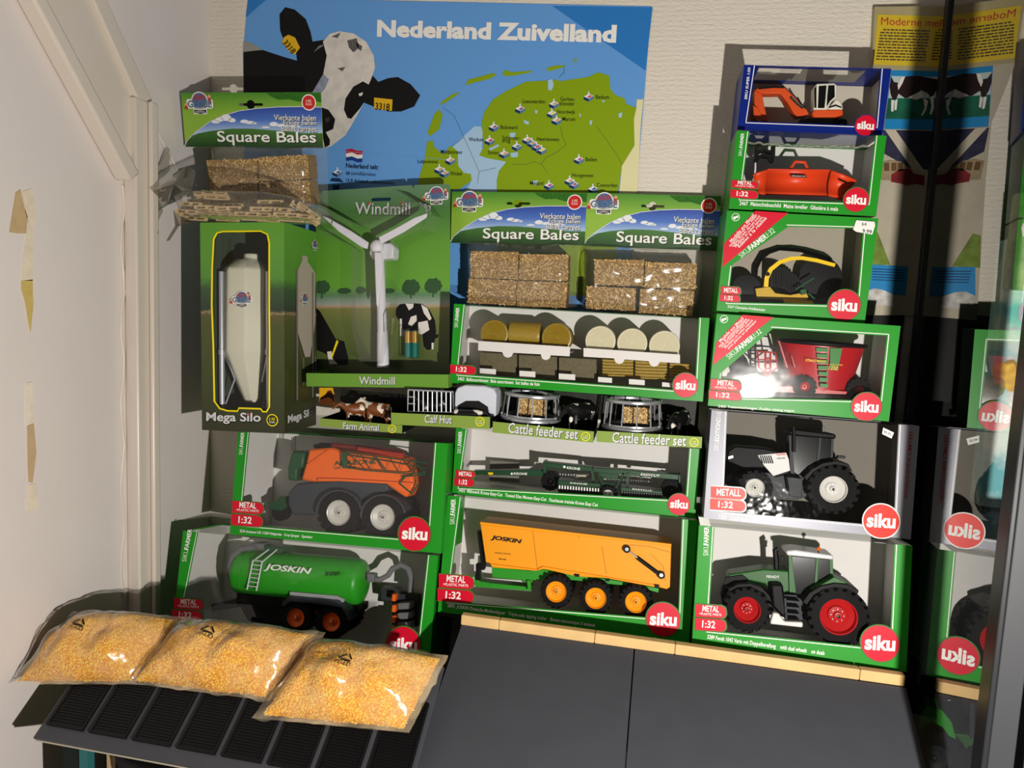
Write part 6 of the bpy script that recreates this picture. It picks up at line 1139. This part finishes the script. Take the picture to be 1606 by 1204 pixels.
# front roof slope
th = R(26); o_ = rf.m @ Vector((0, .001, .001)); xdir = (rf.m.to_3x3() @ Vector((1, 0, 0))).normalized(); ddir = Vector((0, -math.cos(th), -math.sin(th))); nrm = xdir.cross(ddir).normalized()
def roof_pt(px, py): return plane_hit(px, py, o_, nrm)
def slab(name, pxs, m, parent, thick, nn):
    P = [roof_pt(*p) for p in pxs]; Q = [p - nn * thick for p in P]; n = len(P); mb = MB(); mb.add(P + Q, [tuple(range(n)), tuple(range(2 * n - 1, n - 1, -1))] + [(i, (i + 1) % n, n + (i + 1) % n, n + i) for i in range(n)])
    return mb.build(name, m, parent, smooth=False, bevel=.0006)
nup = nrm if nrm.z > 0 else -nrm
slab('roof_board', [(724, 979), (994, 1017.2), (977, 1240), (633, 1240)], ROOFG, barn, .004, nup); slab('roof_board', [(996, 1017.5), (1421, 1077.5), (1461, 1240), (979, 1240)], ROOFG, barn, .004, nup)
MB(rf).box(.012, RP[3] - .02, .014, .10, -(rf.m.translation.z - TABZ) + .014, -.075).build('barn_body', DARKB, barn, smooth=False)
def under(key, x0, x1, name, par, drop):
    f = FR[key]; w_, d_ = POSES[key][3], INFO[key]['d']; mb = MB(f); mb.box(x0, x1, 0.002, d_ + .01, -.006, -.0012); ob = mb.build(name, DARKB, par, smooth=False)
    c = f.m @ Vector(((x0 + x1) / 2, d_ * .6, -.006)); lo = MB(); hw = (x1 - x0) / 2 - .03; lo.box(c.x - hw, c.x + hw, c.y - .04, min(c.y + .04, 1.235), TABZ, c.z - .012); lo.build('stand', DARKB, par, smooth=False)
under('T', .0, .3744, 'back_roof', barn, 0); under('F', .0, .26, 'back_roof', barn, 0)
# ------------------------------------------------------------------ shed (left) with ribbed panels on its roof
E0 = Vector((-.6938, .7481, -.5454 + CAMZ)); pe = aty(600, 1156.5 + 548.5 * .185, .745); ex = (pe - E0).normalized()
sl = Vector((0, math.cos(R(34)), math.sin(R(34)))); sl = (sl - ex * sl.dot(ex)).normalized(); ny = ex.cross(sl).normalized()
ny = ny if ny.z < 0 else -ny           # y axis of the roof frame points into the roof
RM = Matrix((ex, ny, sl)).transposed().to_4x4(); RM.translation = E0; RF = Frame(RM)
SL = RF.lp(*cr('G', (1095, 150)), -.006)[1] - .012; XR = RF.lp(668, 1150)[0]
shed = thing('toy_shed', Matrix.Translation((-.46, .85, TABZ)), 'toy shed with dark roof of ribbed black panels under the grain bags', 'toy barn')
MB(RF).box(0, XR, 0, .005, 0, SL).build('roof_board', ROOFG, shed, smooth=False, bevel=.0006)
MB(RF).box(0.001, XR, .0052, .0075, -.0006, .02).build('eave_strip', mat('eave_pale', (196, 188, 168), .5), shed, smooth=False)
b0, b1, t0 = RF.lp(*cr('G', (165, 462))), RF.lp(*cr('G', (292, 482))), RF.lp(*cr('G', (228, 325))); b2 = RF.lp(*cr('G', (312, 490)))
pwid = b1[0] - b0[0]; pit = b2[0] - b0[0]; z0 = b0[1]; PL = .1
def panel_mesh():
    mb = MB(); mb.box(0, pwid, -.0022, 0, 0, PL)
    mb.box(0, .003, -.0034, -.0022, 0, PL).box(pwid - .003, pwid, -.0034, -.0022, 0, PL).box(.003, pwid - .003, -.0034, -.0022, 0, .003)
    for i in range(26): z = .006 + i * (PL - .009) / 26; mb.box(.004, pwid - .004, -.0034, -.0022, z, z + (PL - .009) / 52)
    o = mb.build('roof_panel', mat('panel_black', (13, 13, 14), .35), None, smooth=False); d = o.data; bpy.data.objects.remove(o); return d
PMD = panel_mesh(); i = 0
while b0[0] + i * pit + pwid < XR:
    o = bpy.data.objects.new('roof_panel', PMD); COL.objects.link(o); o.parent = shed; o.matrix_local = WM[shed.name].inverted() @ RF.at(b0[0] + i * pit, -.0001, z0); i += 1
# walls below the eave
wy = E0.y + .045; zt = E0.z - .004
def wallp(name, x0, x1, m, dy=0, dz=0): MB().box(x0, x1, wy + dy, wy + dy + .012, TABZ, zt + .022 - dz).build(name, m, shed, smooth=False)
def wx(px): return aty(px, 1190, wy).x
wallp('end_wall', wx(98), wx(128), mat('dark_green_wall', (14, 26, 22), .6)); wallp('corner_post', wx(128), wx(141), mat('teal_post', (44, 104, 104), .5), -.004); wallp('wall_panel', wx(141), wx(225), mat('plywood', (206, 178, 132), .6, var=.1, vscale=40), .03); wallp('inner_wall', wx(225), wx(560), DARKB, .05)
MB().box(E0.x + .05, wx(560), .80, .98, TABZ, TABZ + .02).build('shed_floor', DARKB, shed, smooth=False)
MB().box(E0.x + .06, E0.x + .08, wy + .02, .93, TABZ, zt + .02).build('side_wall', DARKB, shed, smooth=False); MB().box(wx(540), wx(560), wy + .02, .93, TABZ, zt + .02).build('side_wall', DARKB, shed, smooth=False)
f0 = Frame(Matrix.Translation(Vector((wx(200), wy - .012, TABZ)))); c = aty(196, 1200, wy - .01)
cow(Frame(Matrix.Translation(Vector((c.x + .01, wy + .012, c.z - .075)))), (0, 0, 0), .085, 170, COWB, 'black toy cow standing under the shed roof edge')
MB().box(c.x - .05, c.x + .05, wy + .0, wy + .028, TABZ + .0, c.z - .0755).build('inner_step', MATS['plywood'], shed, smooth=False)
under('J', .03, .38, 'back_roof', shed, 0)
# ------------------------------------------------------------------ bags of yellow grain
GRAIN = straw_mat('maize_grain', (206, 122, 14), (246, 178, 40), 420); GBAG = film('grain_bag_film', mult=1.5, rough=.14, milk=.17, milkcol=(234, 210, 168), bump=.5, bscale=60, mnoise=16)
kcols = [mat('kernel_%d' % i, c, .4) for i, c in enumerate(((252, 190, 36), (238, 160, 18), (255, 214, 84)))]
def grain_bag(corners, label, glabel, seed, sym, H=.046):
    C = [RF.lp(*cr('G', p), -.006) for p in corners]; tl, tr_, br, bl = C
    def base(u, v):
        return ((bl[0] * (1 - u) + br[0] * u) * (1 - v) + (tl[0] * (1 - u) + tr_[0] * u) * v, (bl[1] * (1 - u) + br[1] * u) * (1 - v) + (tl[1] * (1 - u) + tr_[1] * u) * v)
    def lift(u, v, m=.04):
        a = max(0, min(1, (u - m) / (1 - 2 * m))); b = max(0, min(1, (v - m) / (1 - 2 * m)))
        return (math.sin(math.pi * a) ** .55 if a > 0 and a < 1 else 0) * (math.sin(math.pi * b) ** .55 if 0 < b < 1 else 0)
    def surf(u, v, k=1.0, film_=True):
        x, z = base(u, v); eg = 1 - min(1, min(u, 1 - u, v, 1 - v) * 14); x += .006 * eg * noise.noise(Vector((u * 7, v * 7, seed))); z += .006 * eg * noise.noise(Vector((u * 7, v * 7, seed + 3))); n1 = noise.noise(Vector((x * 28, z * 28, seed))); n2 = noise.noise(Vector((x * 75, z * 60, seed + 9)))
        l = lift(u, v, .022 if film_ else .06); h_ = H * l * (1 + .38 * n1) * k
        if film_: h_ += .0034 * n2 * (.4 + l) + .0010 * abs(noise.noise(Vector((x * 180, z * 50, seed))))
        return (x, -.0065 - max(h_, 0), z)
    root = thing('grain_bag', RF.at(*surf(.5, .5, 0)), label, 'bag of grain', 'clear bags of yellow grain'); n = 44
    mb = MB(RF); vs = [surf(i / n, j / n) for j in range(n + 1) for i in range(n + 1)]; q = [(j * (n + 1) + i, j * (n + 1) + i + 1, (j + 1) * (n + 1) + i + 1, (j + 1) * (n + 1) + i) for j in range(n) for i in range(n)]
    mb.add(vs, q); mb.build('bag_film', GBAG, root, normals=False)
    mb = MB(RF); mb.add([(p[0], -.0056, p[1]) for p in C], [(0, 1, 2, 3)]); mb.build('bag_back', GBAG, root, normals=False, smooth=False)
    # heap of grain inside: a base and loose kernels over it
    gs = MB(RF); m2 = 40; G = lambda u, v: Vector(surf(.05 + .90 * u, .05 + .90 * v, .93, False)) + Vector((0, .0016, 0))
    gs.add([G(i / m2, j / m2) for j in range(m2 + 1) for i in range(m2 + 1)], [(j * (m2 + 1) + i, j * (m2 + 1) + i + 1, (j + 1) * (m2 + 1) + i + 1, (j + 1) * (m2 + 1) + i) for j in range(m2) for i in range(m2)], 0)
    rnd = random.Random(seed); K = 6500
    for k in range(K):
        u, v = rnd.random(), rnd.random(); c = G(u, v); a = rnd.random() * 6.28; r1 = rnd.uniform(.0015, .0024); r2 = r1 * .7; dx, dz = math.cos(a), math.sin(a); up = rnd.uniform(.0006, .0019)
        P = [c + Vector((dx * r1, 0, dz * r1)), c + Vector((-dz * r2, -up * .3, dx * r2)), c - Vector((dx * r1, 0, dz * r1)), c - Vector((-dz * r2, up * .3, dx * r2)), c - Vector((0, up, 0)), c + Vector((0, up, 0))]
        gs.add(P, [(0, 1, 4), (1, 2, 4), (2, 3, 4), (3, 0, 4)], 1 + k % 3)
    o = gs.build('grain', [GRAIN] + kcols, None, smooth=False, normals=False, xf=RF.at(*surf(.5, .5, 0)).inverted()); tag(o, glabel, 'grain', kind='stuff')
    # recycling mark printed on the film
    mb = MB(RF); su, sv = sym
    def on(a, b):
        s = surf(su + a, sv + b); return (s[0], s[1] - .0022, s[2])
    tri = [(-.045, -.02), (.0, .07), (.05, -.02)]
    for i in range(3):
        (a0, b0_), (a1, b1_) = tri[i], tri[(i + 1) % 3]; p0 = (a0 + (a1 - a0) * .12, b0_ + (b1_ - b0_) * .12); p1 = (a0 + (a1 - a0) * .78, b0_ + (b1_ - b0_) * .78)
        mb.tube([on(*p0), on((p0[0] + p1[0]) / 2, (p0[1] + p1[1]) / 2), on(*p1)], .0011, 5)
    V, Fc = text_mesh('PE-LD', .01); mb.add([on(-.05 + .1 * a, -.075 + .04 * b) for a, b in V], Fc); mb.build('recycling_mark', BLACK, root, normals=False)
grain_bag([(255, 62), (650, 82), (476, 318), (30, 318)], 'clear bag of yellow grain nearest the left wall', 'yellow grain in the bag nearest the left wall', 11, (.40, .56))
grain_bag([(640, 86), (1140, 138), (945, 376), (432, 312)], 'clear bag of yellow grain, middle of the three', 'yellow grain in the middle bag', 12, (.42, .58))
grain_bag([(1095, 150), (1568, 218), (1432, 488), (880, 436)], 'clear bag of yellow grain nearest the dark roof boards', 'yellow grain in the bag nearest the dark roof boards', 13, (.46, .56))
# ------------------------------------------------------------------ glass cabinet on the right
CM = Matrix.Translation(Vector((.334, .726, 0))) @ Matrix.Rotation(R(-7.5), 4, 'Z'); CF = Frame(CM)
cab = thing('glass_cabinet', CM, 'black framed glass display cabinet reflecting the boxes', 'cabinet'); ANOD = mat('black_frame', (34, 35, 37), .34); ANOG = mat('grey_frame', (50, 51, 54), .45); GLASS = film('cabinet_glass', mult=2.1, rough=.004, tint=(238, 244, 240)); INNER = mat('cabinet_inside', (16, 16, 17), .6)
CH_ = 2.2; CD = .505
MB(CF).box(0, .005, 0, .030, .0, CH_).build('front_post', ANOD, cab, smooth=False, bevel=.0012); MB(CF).box(.005, .026, 0, .030, 0, CH_).build('front_profile', ANOG, cab, smooth=False, bevel=.001)
MB(CF).box(.034, .052, .002, .03, .05, CH_ - .05).build('door_frame', ANOG, cab, smooth=False, bevel=.001); MB(CF).box(.026, .034, .03, .04, 0, CH_).build('door_gap', INNER, cab, smooth=False)
MB(CF).box(0, .016, CD - .022, CD, 0, CH_).build('back_post', ANOD, cab, smooth=False, bevel=.001)
mb = MB(CF); mb.add([(.004, .03, .05), (.004, CD - .022, .05), (.004, CD - .022, CH_ - .02), (.004, .03, CH_ - .02)], [(0, 1, 2, 3)]); mb.build('side_glass', GLASS, cab, normals=False, smooth=False)
MB(CF).box(.016, .50, CD - .008, CD, .0, CH_).build('back_panel', INNER, cab, smooth=False); MB(CF).box(.49, .50, .05, CD - .008, 0, CH_).build('side_panel', INNER, cab, smooth=False)
MB(CF).box(.0, .50, .05, CD - .008, 0, .05).build('base', INNER, cab, smooth=False); MB(CF).box(.0, .50, 0.0, CD, CH_, CH_ + .03).build('top', ANOD, cab, smooth=False)
SHZ = CAMZ - .22; MB(CF).box(.010, .488, .055, CD - .01, SHZ - .008, SHZ).build('shelf', INNER, cab, smooth=False)
# a picture pack standing inside the cabinet
yk = .26; KQ = CF.lps([(1588, 300), (1720, 300), (1680, 720), (1545, 700)], yk)
kz0 = SHZ + .0005; kx0, kx1 = KQ[3][0], KQ[3][0] + .15; kz1 = kz0 + .32; PK = Frame(CF.at(0, yk, 0)); pk = thing('picture_pack', CF.at((kx0 + kx1) / 2, yk, kz0), 'toy pack with cloudy sky and maize picture inside the cabinet', 'toy pack')
SKY = bpy.data.materials.new('pack_sky'); SKY.use_nodes = True; nt = SKY.node_tree; b = nt.nodes['Principled BSDF']; nn_ = nt.nodes.new('ShaderNodeTexNoise'); nn_.inputs['Scale'].default_value = 16; nn_.inputs['Detail'].default_value = 5
tc = nt.nodes.new('ShaderNodeTexCoord'); nt.links.new(tc.outputs['Object'], nn_.inputs['Vector']); rr_ = nt.nodes.new('ShaderNodeValToRGB'); rr_.color_ramp.elements[0].position = .42; rr_.color_ramp.elements[0].color = lin((96, 176, 186)); rr_.color_ramp.elements[1].position = .58; rr_.color_ramp.elements[1].color = lin((222, 228, 222)); nt.links.new(nn_.outputs['Fac'], rr_.inputs[0]); nt.links.new(rr_.outputs[0], b.inputs['Base Color'])
MB(PK).box(kx0, kx1, 0, .04, kz0, kz1).build('pack_carton', SKY, pk, smooth=False, bevel=.001)
y = -.0006; q0 = PK.lp(1588, 395, y); q1 = PK.lp(1582, 412, y)
mb = MB(PK); a = PK.lp(1594, 398, y); mb.text('FA', (a[0] + .002, a[1]), (a[0] + .022, a[1]), (a[0] + .002, a[1] + .019), y); mb.text('310', (a[0] - .001, a[1] - .016), (a[0] + .021, a[1] - .016), (a[0] - .001, a[1] - .004), y); mb.line([(a[0] - .001, a[1] - .002), (a[0] + .05, a[1] - .002)], .0008, y); mb.line([(a[0] - .001, a[1] - .018), (a[0] + .05, a[1] - .018)], .0008, y); mb.disc((a[0] - .004, a[1] + .015), .0016, y, 0, 10); mb.build('pack_lettering', BLACK, pk, smooth=False, normals=False)
cc = PK.lp(1572, 590, y); mb = MB(PK)
for i in range(7):
    t_ = i * .9; mb.poly([(cc[0] + .012 * math.cos(t_) + (.010 - .0006 * i) * math.cos(R(g)), cc[1] - .006 + .016 * math.sin(t_ * 1.3) + .012 * math.sin(R(g))) for g in range(0, 360, 40)], y - .0001 * i, i % 2)
mb.build('maize_picture', [mat('maize_yellow', (206, 178, 60), .5, var=.3, vscale=120), mat('maize_leaf', (120, 130, 60), .5, var=.3, vscale=120)], pk, smooth=False, normals=False)
mb = MB(PK); mb.box(kx0 - .002, kx0 + .03, -.018, -.0008, kz1 - .06, kz1 + .05); mb.build('tread_block', mat('pale_tread', (170, 176, 130), .5, var=.3, vscale=90), pk, smooth=False, bevel=.003)

# a green tractor low down in the cabinet
tz = CF.lp(1470, 1232, .40)[1]; MB(CF).box(.010, .488, .055, CD - .01, tz - .008, tz).build('shelf', INNER, cab, smooth=False)
t = Toy('F', 'px', (1475, 1230), .40, 'toy_tractor', 'green and black toy tractor on the low shelf inside the glass cabinet', 'toy tractor', .38, fr=CF)
t.wheel((1466, 1190), 34, 17, .37, .022, PLGREY, 14, .3, sides=(0, .05)); t.wheel((1545, 1204), 24, 12, .372, .018, PLGREY, 12, .3, sides=(0, .05))
t.prism('fender', [(1440, 1150), (1444, 1118), (1454, 1106), (1476, 1113), (1493, 1133), (1500, 1160), (1488, 1154), (1478, 1140), (1460, 1132), (1450, 1138)], .368, .40, JGREEN, .001)
t.prism('body', [(1455, 1150), (1500, 1150), (1570, 1160), (1572, 1196), (1500, 1200), (1460, 1196)], .38, .415, FGREEN, .002); t.prism('cab', [(1470, 1150), (1474, 1096), (1510, 1096), (1516, 1152)], .378, .418, GLASSD, .002)
t.tube('exhaust', [(1524, 1156), (1524, 1100)], 3, PLGREY, .38)
